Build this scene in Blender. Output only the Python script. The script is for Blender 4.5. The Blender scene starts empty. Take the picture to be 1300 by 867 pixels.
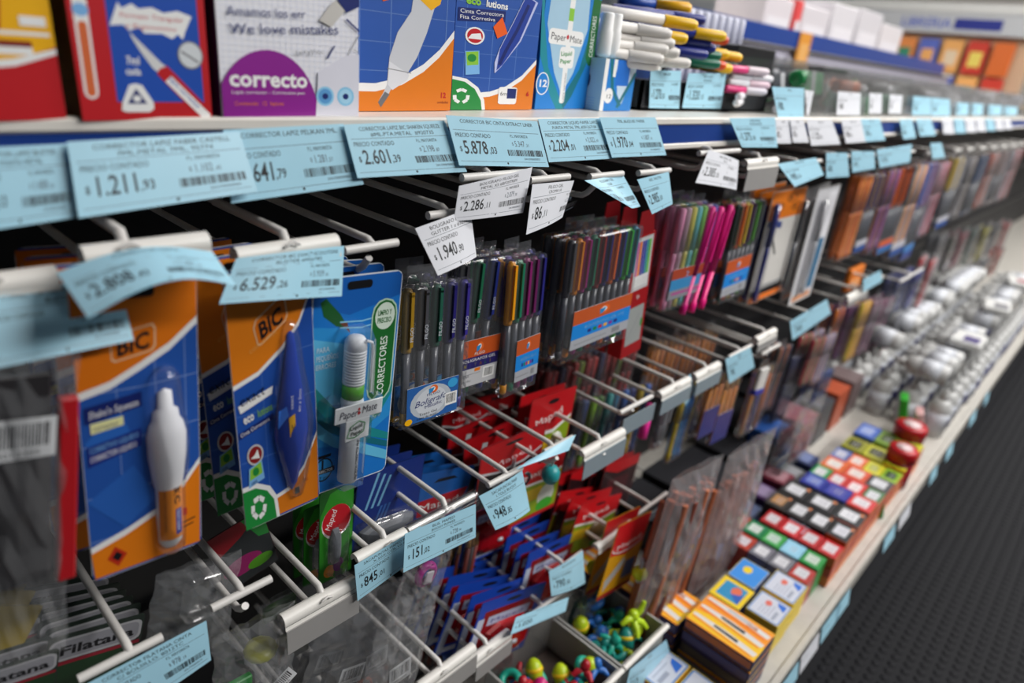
import bpy, math, random
from mathutils import Matrix, Vector
random.seed(7)
PI = math.pi
C = bpy.context.scene.collection

# ------------------------------------------------------------------ camera, world, lights, exposure
H = 1.05                                    # eye height above the floor; the shelf runs along +X, its back is towards +Y
F = 859.32                                  # focal length in pixels of the 1300 px wide frame
RT = Matrix(((0.6846606, -0.72236693, 0.09708699), (0.22835445, 0.33909166, 0.91261771), (-0.69216624, -0.60266315, 0.3971184)))
cam_data = bpy.data.cameras.new('camera')
cam = bpy.data.objects.new('camera', cam_data); C.objects.link(cam)
cam.matrix_world = Matrix.Translation((0, 0, H)) @ RT.transposed().to_4x4()
cam_data.sensor_width = 36; cam_data.lens = F * 36 / 1300
cam_data.clip_start = .02
cam_data.dof.use_dof = True; cam_data.dof.focus_distance = .60; cam_data.dof.aperture_fstop = 3.3
bpy.context.scene.camera = cam

w = bpy.data.worlds.new('world'); bpy.context.scene.world = w; w.use_nodes = True
w.node_tree.nodes['Background'].inputs[0].default_value = (.80, .88, 1, 1)
w.node_tree.nodes['Background'].inputs[1].default_value = .06

def area(name, loc, sx, sy, power, target, col=(1, .98, .96)):
    l = bpy.data.lights.new(name, 'AREA'); l.shape = 'RECTANGLE'; l.size = sx; l.size_y = sy; l.energy = power; l.color = col
    o = bpy.data.objects.new(name, l); C.objects.link(o); o.location = loc
    o.rotation_euler = (Vector(target) - Vector(loc)).to_track_quat('-Z', 'Z').to_euler()
    return o
area('ceiling_light', (2.7, -.35, 2.75), 3.4, .35, 34, (2.7, -.3, 0))
area('ceiling_light', (2.6, -1.7, 2.75), 3.4, .35, 85, (2.6, -.6, .6))
area('ceiling_light', (5.6, -.6, 2.75), 3.0, .35, 50, (5.6, -.6, 0))
area('ceiling_light', (6.2, 1.6, 2.75), .35, 3.0, 60, (6.2, 1.6, 0))
area('ceiling_light', (2.6, 1.6, 2.75), 3.4, .35, 40, (2.6, 1.6, 0))
vs = bpy.context.scene.view_settings
vs.view_transform = 'Standard'; vs.look = 'None'; vs.gamma = 1; vs.use_curve_mapping = False
vs.exposure = 0.47
bpy.context.scene.cycles.transparent_max_bounces = 24
bpy.context.scene.cycles.max_bounces = 8

def at(u, v, Y):                            # the point seen at a pixel, at depth Y into the shelf
    r = RT.transposed() @ Vector((u - 650, 433.5 - v, -F))
    p = r * (Y / r.y); return Vector((p.x, p.y, p.z + H))
def atz(u, v, Z):
    r = RT.transposed() @ Vector((u - 650, 433.5 - v, -F))
    p = r * ((Z - H) / r.z); return Vector((p.x, p.y, Z))

# ------------------------------------------------------------------ materials
def lin(h):
    c = [int(h[i:i + 2], 16) / 255 for i in (0, 2, 4)]
    return tuple((x / 12.92 if x <= .04045 else ((x + .055) / 1.055) ** 2.4) for x in c)
MATS = {}
def mat(name, hexc, rough=.5, metal=0, bump=0, scale=200, vary=0.06, emit=0, trans=0):
    if name in MATS: return MATS[name]
    m = bpy.data.materials.new(name); m.use_nodes = True; nt = m.node_tree; b = nt.nodes['Principled BSDF']
    col = lin(hexc)
    b.inputs['Roughness'].default_value = rough; b.inputs['Metallic'].default_value = metal
    b.inputs['Base Color'].default_value = (*col, 1)
    if vary:
        tc = nt.nodes.new('ShaderNodeTexCoord'); n = nt.nodes.new('ShaderNodeTexNoise'); n.inputs['Scale'].default_value = scale * .2
        nt.links.new(tc.outputs['Object'], n.inputs['Vector'])
        mx = nt.nodes.new('ShaderNodeMix'); mx.data_type = 'RGBA'
        mx.inputs[6].default_value = (*[c * (1 - vary) for c in col], 1); mx.inputs[7].default_value = (*[min(1, c * (1 + vary)) for c in col], 1)
        nt.links.new(n.outputs[0], mx.inputs[0]); nt.links.new(mx.outputs[2], b.inputs['Base Color'])
    if bump:
        tc = nt.nodes.new('ShaderNodeTexCoord'); n = nt.nodes.new('ShaderNodeTexNoise'); n.inputs['Scale'].default_value = scale
        nt.links.new(tc.outputs['Object'], n.inputs['Vector'])
        bp = nt.nodes.new('ShaderNodeBump'); bp.inputs['Strength'].default_value = bump; bp.inputs['Distance'].default_value = .001
        nt.links.new(n.outputs[0], bp.inputs['Height']); nt.links.new(bp.outputs[0], b.inputs['Normal'])
    if emit:
        b.inputs['Emission Color'].default_value = (*col, 1); b.inputs['Emission Strength'].default_value = emit
    MATS[name] = m; return m
def clear(name, tint='FFFFFF', haze=.06, bump=.3, scale=60, rough=.08, base=.05):
    if name in MATS: return MATS[name]
    m = bpy.data.materials.new(name); m.use_nodes = True; nt = m.node_tree; nt.nodes.remove(nt.nodes['Principled BSDF'])
    out = nt.nodes['Material Output']
    tr = nt.nodes.new('ShaderNodeBsdfTransparent'); tr.inputs[0].default_value = (*lin(tint), 1)
    gl = nt.nodes.new('ShaderNodeBsdfGlossy'); gl.inputs['Roughness'].default_value = rough
    df = nt.nodes.new('ShaderNodeBsdfDiffuse'); df.inputs[0].default_value = (.75, .77, .8, 1)
    lw = nt.nodes.new('ShaderNodeLayerWeight'); lw.inputs[0].default_value = .25
    ma = nt.nodes.new('ShaderNodeMath'); ma.operation = 'MULTIPLY_ADD'; ma.inputs[1].default_value = .55; ma.inputs[2].default_value = base
    nt.links.new(lw.outputs['Fresnel'], ma.inputs[0])
    m1 = nt.nodes.new('ShaderNodeMixShader'); m1.inputs[0].default_value = haze
    nt.links.new(tr.outputs[0], m1.inputs[1]); nt.links.new(df.outputs[0], m1.inputs[2])
    m2 = nt.nodes.new('ShaderNodeMixShader'); nt.links.new(ma.outputs[0], m2.inputs[0])
    nt.links.new(m1.outputs[0], m2.inputs[1]); nt.links.new(gl.outputs[0], m2.inputs[2])
    if bump:
        tc = nt.nodes.new('ShaderNodeTexCoord'); n = nt.nodes.new('ShaderNodeTexNoise'); n.inputs['Scale'].default_value = scale; n.inputs['Detail'].default_value = 3
        nt.links.new(tc.outputs['Object'], n.inputs['Vector'])
        bp = nt.nodes.new('ShaderNodeBump'); bp.inputs['Strength'].default_value = bump; bp.inputs['Distance'].default_value = .004
        nt.links.new(n.outputs[0], bp.inputs['Height']); nt.links.new(bp.outputs[0], gl.inputs['Normal'])
        nt.links.new(bp.outputs[0], lw.inputs['Normal'])
    nt.links.new(m2.outputs[0], out.inputs[0])
    MATS[name] = m; return m
def M(key):                                 # printed and moulded colours, by hex code
    return mat('ink_' + key, key, .38, vary=.03)
WIRE = mat('white_coated_wire', 'DCD9D4', .35, bump=.15, scale=300)
HOLD = mat('white_label_holder_plastic', 'ECE9E2', .4, bump=.05)
FLAP = mat('grey_label_backing', '9A9896', .5)
SHELF = mat('shelf_white_enamel', 'E6E1D8', .35, bump=.05)
BLUE = mat('shelf_blue_strip', '1C3F8C', .3)
PAPER = mat('light_blue_label_paper', 'A8D9EC', .4)
WPAPER = mat('white_label_paper', 'E4E6EC', .45)
INK = mat('black_print', '15181C', .5, vary=0)
GINK = mat('grey_print', '5A6470', .5, vary=0)
PANEL = mat('dark_back_panel', '1F1F21', .6, bump=.1)
FILM = clear('clear_film', haze=.05, bump=.6, scale=45, base=.04)
BUBBLE = clear('clear_blister', haze=.03, bump=.12, scale=40, base=.05)
RIGID = clear('clear_rigid_case', haze=.04, bump=.15, scale=30, base=.05)
HAZY = clear('hazy_acrylic', haze=.05, bump=.1, scale=20, base=.06, rough=.15)
BAGM = clear('crinkled_bag_film', haze=.10, bump=1.0, scale=28, base=.05, rough=.12)

# ------------------------------------------------------------------ mesh helpers
class G:
    def __init__(s): s.v = []; s.f = []; s.m = []; s.mats = []; s.sm = []
    def mi(s, m):
        if m not in s.mats: s.mats.append(m)
        return s.mats.index(m)
    def add(s, vs, fs, m, xf=None, smooth=False):
        o = len(s.v); i = s.mi(m)
        s.v += [tuple(xf @ Vector(p)) for p in vs] if xf is not None else [tuple(p) for p in vs]
        for f in fs: s.f.append([o + k for k in f]); s.m.append(i); s.sm.append(smooth)
        return s
    def box(s, x0, y0, z0, x1, y1, z1, m, xf=None, bev=0):
        if bev:
            b = bev; vs = []; fs = []
            for (z, e) in ((z0, b), (z0 + b, 0), (z1 - b, 0), (z1, b)):
                vs += [(x0 + b, y0 + e, z), (x1 - b, y0 + e, z), (x1 - e, y0 + b, z), (x1 - e, y1 - b, z), (x1 - b, y1 - e, z), (x0 + b, y1 - e, z), (x0 + e, y1 - b, z), (x0 + e, y0 + b, z)]
            for r in range(3):
                for k in range(8): fs.append((r * 8 + k, r * 8 + (k + 1) % 8, r * 8 + 8 + (k + 1) % 8, r * 8 + 8 + k))
            fs.append(tuple(range(7, -1, -1))); fs.append(tuple(range(24, 32)))
            return s.add(vs, fs, m, xf)
        vs = [(x, y, z) for z in (z0, z1) for y in (y0, y1) for x in (x0, x1)]
        return s.add(vs, [(0, 2, 3, 1), (4, 5, 7, 6), (0, 1, 5, 4), (2, 6, 7, 3), (0, 4, 6, 2), (1, 3, 7, 5)], m, xf)
    def tube(s, pts, r, m, n=8, xf=None, flat=1):
        pts = [Vector(p) for p in pts]; vs = []; fs = []; rr = r if isinstance(r, (list, tuple)) else [r] * len(pts)
        up = Vector((0, 0, 1)) if abs((pts[1] - pts[0]).normalized().z) < .9 else Vector((1, 0, 0))
        for i, p in enumerate(pts):
            d = ((pts[i] - pts[i - 1]).normalized() if i else Vector()) + ((pts[i + 1] - pts[i]).normalized() if i < len(pts) - 1 else Vector())
            d.normalize(); a = d.cross(up).normalized(); b = a.cross(d)
            for k in range(n):
                t = 2 * PI * k / n; vs.append(p + (a * math.cos(t) + b * math.sin(t) * flat) * rr[i])
        for i in range(len(pts) - 1):
            for k in range(n): fs.append((i * n + k, i * n + (k + 1) % n, (i + 1) * n + (k + 1) % n, (i + 1) * n + k))
        s.add(vs, fs, m, xf, True)
        L = len(pts) - 1
        return s.add([vs[k] for k in range(n)] + [vs[L * n + k] for k in range(n)], [tuple(range(n - 1, -1, -1)), tuple(range(n, 2 * n))], m, xf)
    def lathe(s, prof, m, n=12, xf=None, sq=1):     # profile of (radius, height) along +Z
        vs = []; fs = []
        for r, z in prof:
            for k in range(n): vs.append((r * math.cos(2 * PI * k / n), sq * r * math.sin(2 * PI * k / n), z))
        for i in range(len(prof) - 1):
            for k in range(n): fs.append((i * n + k, i * n + (k + 1) % n, (i + 1) * n + (k + 1) % n, (i + 1) * n + k))
        fs.append(tuple(range(n - 1, -1, -1))); fs.append(tuple((len(prof) - 1) * n + k for k in range(n)))
        return s.add(vs, fs, m, xf, True)
    def prism(s, out, y0, y1, m, xf=None):          # outline in X, Z; thickness along Y
        n = len(out); vs = [(x, y0, z) for x, z in out] + [(x, y1, z) for x, z in out]
        fs = [tuple(range(n)), tuple(range(2 * n - 1, n - 1, -1))] + [(k, n + k, n + (k + 1) % n, (k + 1) % n) for k in range(n)]
        return s.add(vs, fs, m, xf)
    def mesh(s, name):
        me = bpy.data.meshes.new(name); me.from_pydata(s.v, [], s.f)
        for m in s.mats: me.materials.append(m)
        me.polygons.foreach_set('material_index', s.m); me.polygons.foreach_set('use_smooth', s.sm); me.update()
        return me
    def to(s, name, parent=None, label=None, kind=None):
        o = bpy.data.objects.new(name, s.mesh(name)); C.objects.link(o)
        if parent: o.parent = parent
        if label: o['label'] = label
        if kind: o['kind'] = kind
        return o
def tag(o, label, cat, group=None):
    o['label'] = label; o['category'] = cat
    if group: o['group'] = group
    return o
def thing(name, label, cat, mw=None, group=None):
    o = bpy.data.objects.new(name, None); C.objects.link(o); o.empty_display_size = .01
    if mw is not None: o.matrix_world = mw if isinstance(mw, Matrix) else Matrix.Translation(mw)
    return tag(o, label, cat, group)
def place(name, me, parent, mw):
    o = bpy.data.objects.new(name, me); C.objects.link(o); o.parent = parent; o.matrix_local = mw; return o
KIDS = {}
def dup(root, mw, label=None, group=None):
    if root.name not in KIDS: KIDS[root.name] = [(c, list(c.children)) for c in root.children]
    r = root.copy(); C.objects.link(r); r.matrix_world = mw
    if label: r['label'] = label
    if group: r['group'] = group
    for ch, sub in KIDS[root.name]:
        c = ch.copy(); C.objects.link(c); c.parent = r
        for g in sub: d = g.copy(); C.objects.link(d); d.parent = c
    return r
def pose(tl, tr, bl):                       # frame of a hanging card from three of its corners: (matrix, width, height); origin at top left
    tl, tr, bl = Vector(tl), Vector(tr), Vector(bl)
    x = (tr - tl); wd = x.length; x.normalize(); d = bl - tl; d -= x * d.dot(x); ht = d.length; z = -d.normalized(); y = z.cross(x)
    m = Matrix((x, y, z)).transposed().to_4x4(); m.translation = tl
    return m, wd, ht
def turn(loc, yaw=0, tilt=0, roll=0):       # degrees: about Z, about X, about Y
    return Matrix.Translation(loc) @ Matrix.Rotation(math.radians(yaw), 4, 'Z') @ Matrix.Rotation(math.radians(tilt), 4, 'X') @ Matrix.Rotation(math.radians(roll), 4, 'Y')

TXT = {}
def text_mesh(body, bold=0):
    k = (body, bold)
    if k in TXT: return TXT[k]
    cu = bpy.data.curves.new('t', 'FONT'); cu.body = body; cu.size = 1; cu.resolution_u = 2; cu.offset = bold; cu.fill_mode = 'FRONT'
    ob = bpy.data.objects.new('t', cu); me = ob.to_mesh()
    vs = [(v.co.x, v.co.y) for v in me.vertices]; fs = [tuple(p.vertices) for p in me.polygons]
    ob.to_mesh_clear(); bpy.data.objects.remove(ob); bpy.data.curves.remove(cu)
    wd = max([v[0] for v in vs] or [0])
    TXT[k] = (vs, fs, wd); return TXT[k]
class Art:                                  # flat print in millimetres on a surface; fn(x, y, layer) gives the 3D point
    def __init__(s, g, fn, step=.00002): s.g = g; s.fn = fn; s.l = 1; s.step = step; s.hold = False
    def put(s, pts, fs, m, inc=1):
        L = (s.l + (0 if inc else .6)) * s.step; s.g.add([s.fn(x, y, L) for x, y in pts], fs, m)
        if not s.hold: s.l += inc
    def poly(s, pts, m): s.put(pts, [tuple(range(len(pts)))], m)
    def rect(s, x0, y0, x1, y1, m): s.poly([(x0, y0), (x1, y0), (x1, y1), (x0, y1)], m)
    def rrect(s, x0, y0, x1, y1, r, m):
        p = []
        for cx, cy, a in ((x1 - r, y1 - r, 0), (x0 + r, y1 - r, 90), (x0 + r, y0 + r, 180), (x1 - r, y0 + r, 270)):
            p += [(cx + r * math.cos(math.radians(a + t)), cy + r * math.sin(math.radians(a + t))) for t in (0, 30, 60, 90)]
        s.poly(p, m)
    def ell(s, cx, cy, rx, ry, m, n=20, rot=0):
        c, q = math.cos(math.radians(rot)), math.sin(math.radians(rot)); p = []
        for k in range(n):
            a, b = rx * math.cos(2 * PI * k / n), ry * math.sin(2 * PI * k / n); p.append((cx + a * c - b * q, cy + a * q + b * c))
        s.poly(p, m)
    def line(s, pts, wd, m):
        for (x0, y0), (x1, y1) in zip(pts, pts[1:]):
            d = math.hypot(x1 - x0, y1 - y0) or 1; nx, ny = -(y1 - y0) / d * wd / 2, (x1 - x0) / d * wd / 2
            s.poly([(x0 - nx, y0 - ny), (x1 - nx, y1 - ny), (x1 + nx, y1 + ny), (x0 + nx, y0 + ny)], m); s.l -= 0 if s.hold else 1
        s.l += 0 if s.hold else 1
    def text(s, body, x, y, size, m, sx=.85, rot=0, al='l', bold=0, shear=0, fit=None):
        vs, fs, wd = text_mesh(body, bold)
        if fit: sx = fit / max(1e-6, wd * size)
        ox = -wd * size * sx * {'l': 0, 'c': .5, 'r': 1}[al]; c, q = math.cos(math.radians(rot)), math.sin(math.radians(rot)); p = []
        for a, b in vs:
            a, b = a * size * sx + ox + b * size * shear, b * size; p.append((x + a * c - b * q, y + a * q + b * c))
        s.put(p, fs, m, 0)
    def bars(s, x0, y0, x1, y1, m, n=24, seed=1):
        r = random.Random(seed); x = x0; st = (x1 - x0) / n; p = []; f = []
        for k in range(n):
            wd = st * r.choice((.35, .5, .75)); o = len(p); p += [(x, y0), (x + wd, y0), (x + wd, y1), (x, y1)]; f.append((o, o + 1, o + 2, o + 3)); x += st
        s.put(p, f, m)
def card_art(g, hm, y=0, wmm=None):         # print on a card hanging from its top left corner, hm = height in mm, front at local -Y
    return Art(g, lambda a, b, L: (a / 1000, y - L, (b - hm) / 1000))
def box_art(g, y=0): return Art(g, lambda a, b, L: (a / 1000, y - L, b / 1000))

# ------------------------------------------------------------------ setting
def struct(name, g): o = g.to(name); o['kind'] = 'structure'; return o
BACKY, LIPY, TOPZ = .66, .42, H - .058
XE = 8.4
floor_m = mat('black_rubber_flooring', '0C0D12', .65, bump=.2, scale=80)
floor_m.node_tree.nodes['Principled BSDF'].inputs['Specular IOR Level'].default_value = .18
fl = struct('floor', G().box(-1.5, -3.5, -.05, 9, 3.2, 0, floor_m))
stud = G()
for i in range(150):
    for j in range(52):
        x = .25 + i * .024; y = -1.08 + j * .024
        if 0 < (x * .2 - .75) - y: continue
        stud.lathe([(.0085, 0), (.0085, .0006), (.006, .0016)], floor_m, 8, Matrix.Translation((x, y, 0)))
stud.to('floor_studs', fl, kind='stuff')
back = struct('wall_back', G().box(-.4, BACKY, 0, XE, BACKY + .03, H + .02, PANEL))
rail = G()
for z in (H - .095, H - .385, H - .625): rail.box(-.4, BACKY - .012, z - .012, XE, BACKY, z + .012, mat('dark_rail', '2B2B2E', .4, .5))
rail.to('hook_rail', back)
g = G()                                     # opposite wall and the end wall of the shop
struct('wall_far', G().box(9, -3.5, 0, 9.1, 3.2, 3, mat('shop_wall', 'B9B4AE', .7)))
struct('ceiling', G().box(-1.5, -3.5, 3, 9, 3.2, 3.05, mat('ceiling_paint', '9C9C9C', .8)))

sh = thing('gondola_shelf', 'white enamelled shelf board with a blue price strip along its front edge', 'shelf', (0, LIPY, TOPZ))
g = G().box(-.4, 0, -.004, XE, BACKY - LIPY, 0, SHELF)
g.to('shelf_board', sh)
g = G().box(-.4, -.001, -.006, XE, .010, .002, SHELF, bev=.0015)
g.to('top_edge', sh)
G().box(-.4, .001, -.027, XE, .004, -.006, BLUE).to('price_strip', sh, 'blue price strip')
G().box(-.4, -.001, -.034, XE, .010, -.027, SHELF, bev=.0015).to('bottom_edge', sh)
BZ = H - .86                                # the bottom shelf
bs = thing('base_shelf', 'low white base shelf sticking out at the foot of the display above the dark floor', 'shelf', (0, .165, BZ))
BSM = mat('scuffed_grey_enamel', 'B4B0A8', .45, bump=.1, vary=.15)
G().box(-.4, .0, -.01, XE, BACKY - .165, 0, BSM).to('shelf_board', bs)
G().box(-.4, -.012, -.034, XE, .0, .004, BSM, bev=.002).to('front_edge', bs)
G().box(-.4, .06, -BZ, XE, .08, -.011, mat('dark_plinth', '141416', .5)).to('plinth', bs)

# ------------------------------------------------------------------ price labels and hooks
def price_label(label, tl, tr, bl, br, t1='', t2='', price='', cents='', p2='', c2='', paper=None, bend=0, curl=0, group=None, full=True, seed=3, W=100, Hh=42):
    paper = paper or PAPER; P = [Vector(p) for p in (tl, tr, bl, br)]
    c = (P[0] + P[1]) / 2; root = thing('price_label', label, 'price label', c, group)
    n0 = (P[1] - P[0]).cross(P[0] - P[2]).normalized()
    if n0.y > 0: n0 = -n0
    def S(s, t):
        p = P[0] * (1 - s) * t + P[1] * s * t + P[2] * (1 - s) * (1 - t) + P[3] * s * (1 - t)
        return p + n0 * (bend * math.sin(PI * s) * (1 - .3 * t) + curl * (1 - t) ** 2) - c
    def fn(x, y, L):
        return S(x / W, y / Hh) + n0 * L
    g = G(); n, k = (36, 10) if full or W < 100 else (12, 6)
    vs = [S(i / n, j / k) for j in range(k + 1) for i in range(n + 1)]
    fs = [(j * (n + 1) + i, j * (n + 1) + i + 1, (j + 1) * (n + 1) + i + 1, (j + 1) * (n + 1) + i) for j in range(k) for i in range(n)]
    g.add(vs, fs, paper, smooth=True); g.add([v - n0 * .0003 for v in vs], [f[::-1] for f in fs], paper, smooth=True)
    g.to('paper', root)
    g = G(); a = Art(g, fn)
    a.l = 3; a.hold = True
    if t1: a.text(t1, W / 2 + 2, 36.5, 4.3, INK, al='c', fit=min(W * .8, len(t1) * 2.9))
    if t2: a.text(t2, W / 2 + 2, 32, 4.1, INK, al='c', fit=min(W * .7, len(t2) * 2.8))
    for q in range(8): a.line([(3 + q * (W - 6) / 8, 30.4), (3 + (q + 1) * (W - 6) / 8, 30.4)], .35, GINK)
    a.text('PRECIO CONTADO', 4, 24.6, 5, INK, sx=.82)
    a.text('$', 5, 12.5, 6, INK, sx=.8, bold=.01)
    if price:
        a.text(price, 9, 10.5, 16, INK, sx=.7, bold=.012); wd = text_mesh(price, .012)[2] * 16 * .7
        a.text(',' + cents, 10.5 + wd, 11, 8.5, INK, sx=.8, bold=.01)
    if full:
        a.text('P.L. MAYORISTA', 62, 26, 3.6, INK, sx=.8)
        a.text('$', 62, 19, 4, GINK)
        if p2: a.text(p2, 65, 18, 7.4, GINK, sx=.72); a.text(',' + c2, 66 + text_mesh(p2)[2] * 7.4 * .72, 18, 4, GINK)
        a.bars(55, 9.5, 96, 15, INK, 30, seed)
        a.text('EAN 07000000' + str(98735 + seed * 37), 72, 6, 2.6, GINK)
    for q in range(8): a.line([(3 + q * (W - 6) / 8, 4), (3 + (q + 1) * (W - 6) / 8, 4)], .3, GINK)
    a.ell(W * .52, 2.6, 1, 1, INK, 8)
    g.to('print', root)
    return root
def L4(a, b, c, d, Y=.41, Y2=None):         # label corners from four sighted corners
    Y2 = Y if Y2 is None else Y2
    return at(*a, Y), at(*b, Y), at(*c, Y2), at(*d, Y2)

def hook(label, pl, pr, Y=.40, style='bar', flap=0, wire=.5, low=True, lowlen=.012, group=None, flapmat=None, lift=0, drop=.024):
    l, r = at(*pl, Y), at(*pr, Y); l.z = r.z = (l.z + r.z) / 2 if abs(l.z - r.z) < .02 else l.z
    z = l.z; c = l.lerp(r, wire); half = (r.x - l.x)
    root = thing('display_hook', label, 'hook', c, group)
    x0, x1 = l.x - c.x, r.x - c.x; up = .005 if style in ('white', 'clear') else 0
    g = G().tube([(0, BACKY - Y, .004 + up), (0, .02, .004 + up), (0, .006, .004 + up), (0, 0, .001)], .003, WIRE, 10); g.to('upper_wire', root)
    if low:
        e = lowlen
        G().tube([(0, BACKY - Y, -drop), (0, e + .016, -drop), (0, e + .006, -drop + .001), (0, e, -drop + .005), (0, e - .008, -drop + .014)], .0029, WIRE, 10).to('lower_wire', root)
    if style == 'bar':
        G().tube([(x0, 0, 0), (x1, 0, 0)], .0033, WIRE, 12).to('label_bar', root)
    else:
        m = HOLD if style == 'white' else RIGID
        g = G(); pr_ = []
        for k in range(9):
            t = math.radians(-30 + 240 * k / 8); pr_.append((math.cos(t) * .0065, math.sin(t) * .0065))
        vs = [(x, -q[0], q[1] - .001) for x in (x0, x1) for q in pr_]; n = len(pr_)
        g.add(vs, [(k, k + 1, n + k + 1, n + k) for k in range(n - 1)], m, smooth=True)
        g.add([(x, -q[0] * .8, q[1] * .8 - .001) for x in (x0, x1) for q in pr_], [(k, n + k, n + k + 1, k + 1) for k in range(n - 1)], m, smooth=True)
        g.add([(x0, -.0062, -.004), (x1, -.0062, -.004), (x1, -.0075, -.009), (x0, -.0075, -.009)], [(0, 1, 2, 3)], m)
        g.to('label_holder', root)
        G().tube([(x0 + .002, 0, -.001), (x1 - .002, 0, -.001)], .0033, WIRE, 8).to('label_bar', root)
        G().tube([(-.005, -.0072, .0035), (0, -.0078, .0065), (.005, -.0072, .0035)], .0012, WIRE, 6).to('clip', root)
    if flap:
        fm = flapmat or FLAP
        G().box(x0, -.0085, -.008 - flap, x1, -.0073, -.007, fm).to('label_flap', root)
    return root

# price labels along the shelf edge
EDGE = [
 (((-75, 190), (92, 182), (-60, 300), (98, 276)), 'CORRECTOR LAPIZ BLISTER', '7ML. PUNTA METAL', '1.408', '13', '1.408', '50', 'leftmost blurred blue price label taped on the shelf edge under the yellow and red box', .418, .405),
 (((85, 180), (304, 167), (100, 277), (327, 243)), 'CORRECTOR LAPIZ FABER CASTELL', '7ML.METAL 7ML. 95774', '1.211', '93', '1.102', '45', 'blue price label reading $1.211,93 on the shelf edge under the red box', .414, .40),
 (((283, 165), (436, 157), (294, 258), (462, 234)), 'CORRECTOR LAPIZ PELIKAN 7ML.', '', '1.641', '79', '1.281', '57', 'blue price label ending in 41,79 under the purple and white box', .417, .407),
 (((436, 158), (564, 153), (454, 226), (593, 218)), 'CORRECTOR LAPIZ BIC SHAKEN SQUEEZE', '#ML.PTA.METAL  #920735', '2.601', '39', '2.198', '87', 'blue price label reading $2.601,39 under the box with the fat pen', .414, .404),
 (((566, 146), (682, 154), (583, 210), (697, 212)), 'CORRECTOR BIC CINTA EXTRACT LINER', '', '5.878', '03', '5.347', '31', 'blue price label reading $5.878,03 under the corrector tape box', .411, .402),
 (((683, 151), (762, 150), (697, 206), (783, 201)), 'CORRECTOR LIQUID PAPER LAPIZ', 'PUNTA METAL 7ML #201267109', '2.204', '01', '2.022', '47', 'blue price label reading $2.204,01 under the slim pen box', .416, .406),
 (((761, 149), (832, 149), (777, 200), (846, 197)), '7ML #LIQUID PAPER', '', '1.970', '04', '1.807', '14', 'blue price label reading $1.970,04 at the left end of the bare blue strip', .413, .404),
 (((926, 150), (984, 149), (942, 187), (987, 187)), 'MARCADOR', 'PERMANENTE', '1.375', '20', '', '', 'blue price label at the right end of the bare blue strip', .412, .405),
 (((985, 152), (1003, 152), (985, 182), (1005, 182)), 'MARCADOR', '', '892', '10', '', '', 'narrow white price label just right of the label ending the bare blue strip', .415, .410),
 (((1003, 152), (1020, 152), (1007, 181), (1027, 181)), 'MARCADOR', '', '903', '55', '', '', 'small white price label with a pink spot on the shelf edge', .413, .408),
 (((1024, 152), (1056, 152), (1030, 185), (1067, 183)), 'MARCADOR', '', '1.120', '00', '', '', 'wide white price label on the shelf edge right of the pink spotted one', .413, .408),
 (((1068, 152), (1095, 151), (1074, 182), (1101, 180)), 'RESALTADOR', '', '984', '00', '', '', 'white price label touching a blue one on the far shelf edge', .413, .408),
 (((1093, 151), (1117, 151), (1099, 180), (1124, 178)), 'RESALTADOR', '', '745', '00', '', '', 'blue price label touching a white one on the far shelf edge', .413, .408),
 (((1142, 152), (1158, 151), (1147, 177), (1163, 175)), 'TINTA', '', '645', '00', '', '', 'blue price label beyond the second blue gap on the far shelf edge', .413, .408),
 (((1163, 151), (1182, 151), (1168, 173), (1188, 172)), 'TINTA', '', '645', '00', '', '', 'blue price label before the third blue gap on the far shelf edge', .413, .408),
]
for i, (q, t1, t2, pr, ce, p2, c2, lab, y0, y1) in enumerate(EDGE):
    hz = 'white' in lab.split(' price')[0]
    price_label(lab, *[at(*q[k], (y0, y0, y1, y1)[k]) for k in range(4)], t1, t2, pr, ce, p2, c2, paper=WPAPER if hz else PAPER, group='price labels along the shelf edge', full=i < 8, seed=i + 2)
# smaller and smaller labels towards the far end of the edge
xs = 1196; n = 0
FARL = ['first', 'second', 'third', 'fourth', 'fifth', 'sixth', 'seventh']
while n < 7:
    wd = 13 - n * .8
    price_label(('white' if n % 3 != 1 else 'blue') + ' price label, %s of the seven tiny ones on the far shelf edge' % FARL[n], *L4((xs, 151), (xs + wd, 151), (xs + 2, 170 - n), (xs + wd + 3, 170 - n), .413, .409), '', '', '', '', paper=WPAPER if n % 3 != 1 else PAPER, group='price labels along the shelf edge', full=False)
    xs += wd + 2; n += 1

# upper row of hooks
hook('hook with a white holder at the left frame edge above a big blue label', (-90, 378), (70, 342), .40, 'white', wire=.45)
hook('hook with a white holder above the label curling forward at left', (103, 327), (262, 303), .385, 'white', wire=.33)
hook('hook with a white holder above the blue label ending in 529,26', (297, 324), (426, 306), .395, 'white', wire=.5)
hook('bare hook with a white cross bar above the blue carded correction pen', (437, 318), (504, 308), .40, 'bar', wire=.52)
hook('hook carrying the white $1.940,90 label', (543, 278), (604, 262), .40, 'bar', wire=.38)
hook('hook carrying the curled white label ending in 286,11', (586, 229), (668, 216), .40, 'bar', wire=.4, lowlen=.004)
hook('hook carrying the white label ending in 86,11', (672, 231), (722, 222), .405, 'bar', wire=.4)
hook('hook carrying the folded blue label above the red pen box', (748, 226), (790, 219), .40, 'bar', wire=.3)
hook('hook carrying the upright blue label above the pastel pens', (810, 222), (850, 214), .40, 'bar', wire=.5)
hook('hook carrying the white label above the bright pink pens', (887, 196), (938, 190), .405, 'bar', wire=.3)
hook('hook with an empty hanging grey holder above the orange topped card', (944, 208), (984, 203), .40, 'white', flap=.028)
hook('hook carrying the slanting blue label above the white cards', (992, 211), (1042, 203), .40, 'bar', wire=.4)
hook('hook with the first flat blue label left of the far orange packets', (1050, 201), (1078, 198), .40, 'bar')
hook('hook with the second flat blue label above the far orange packets', (1082, 199), (1110, 196), .40, 'bar')
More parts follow.
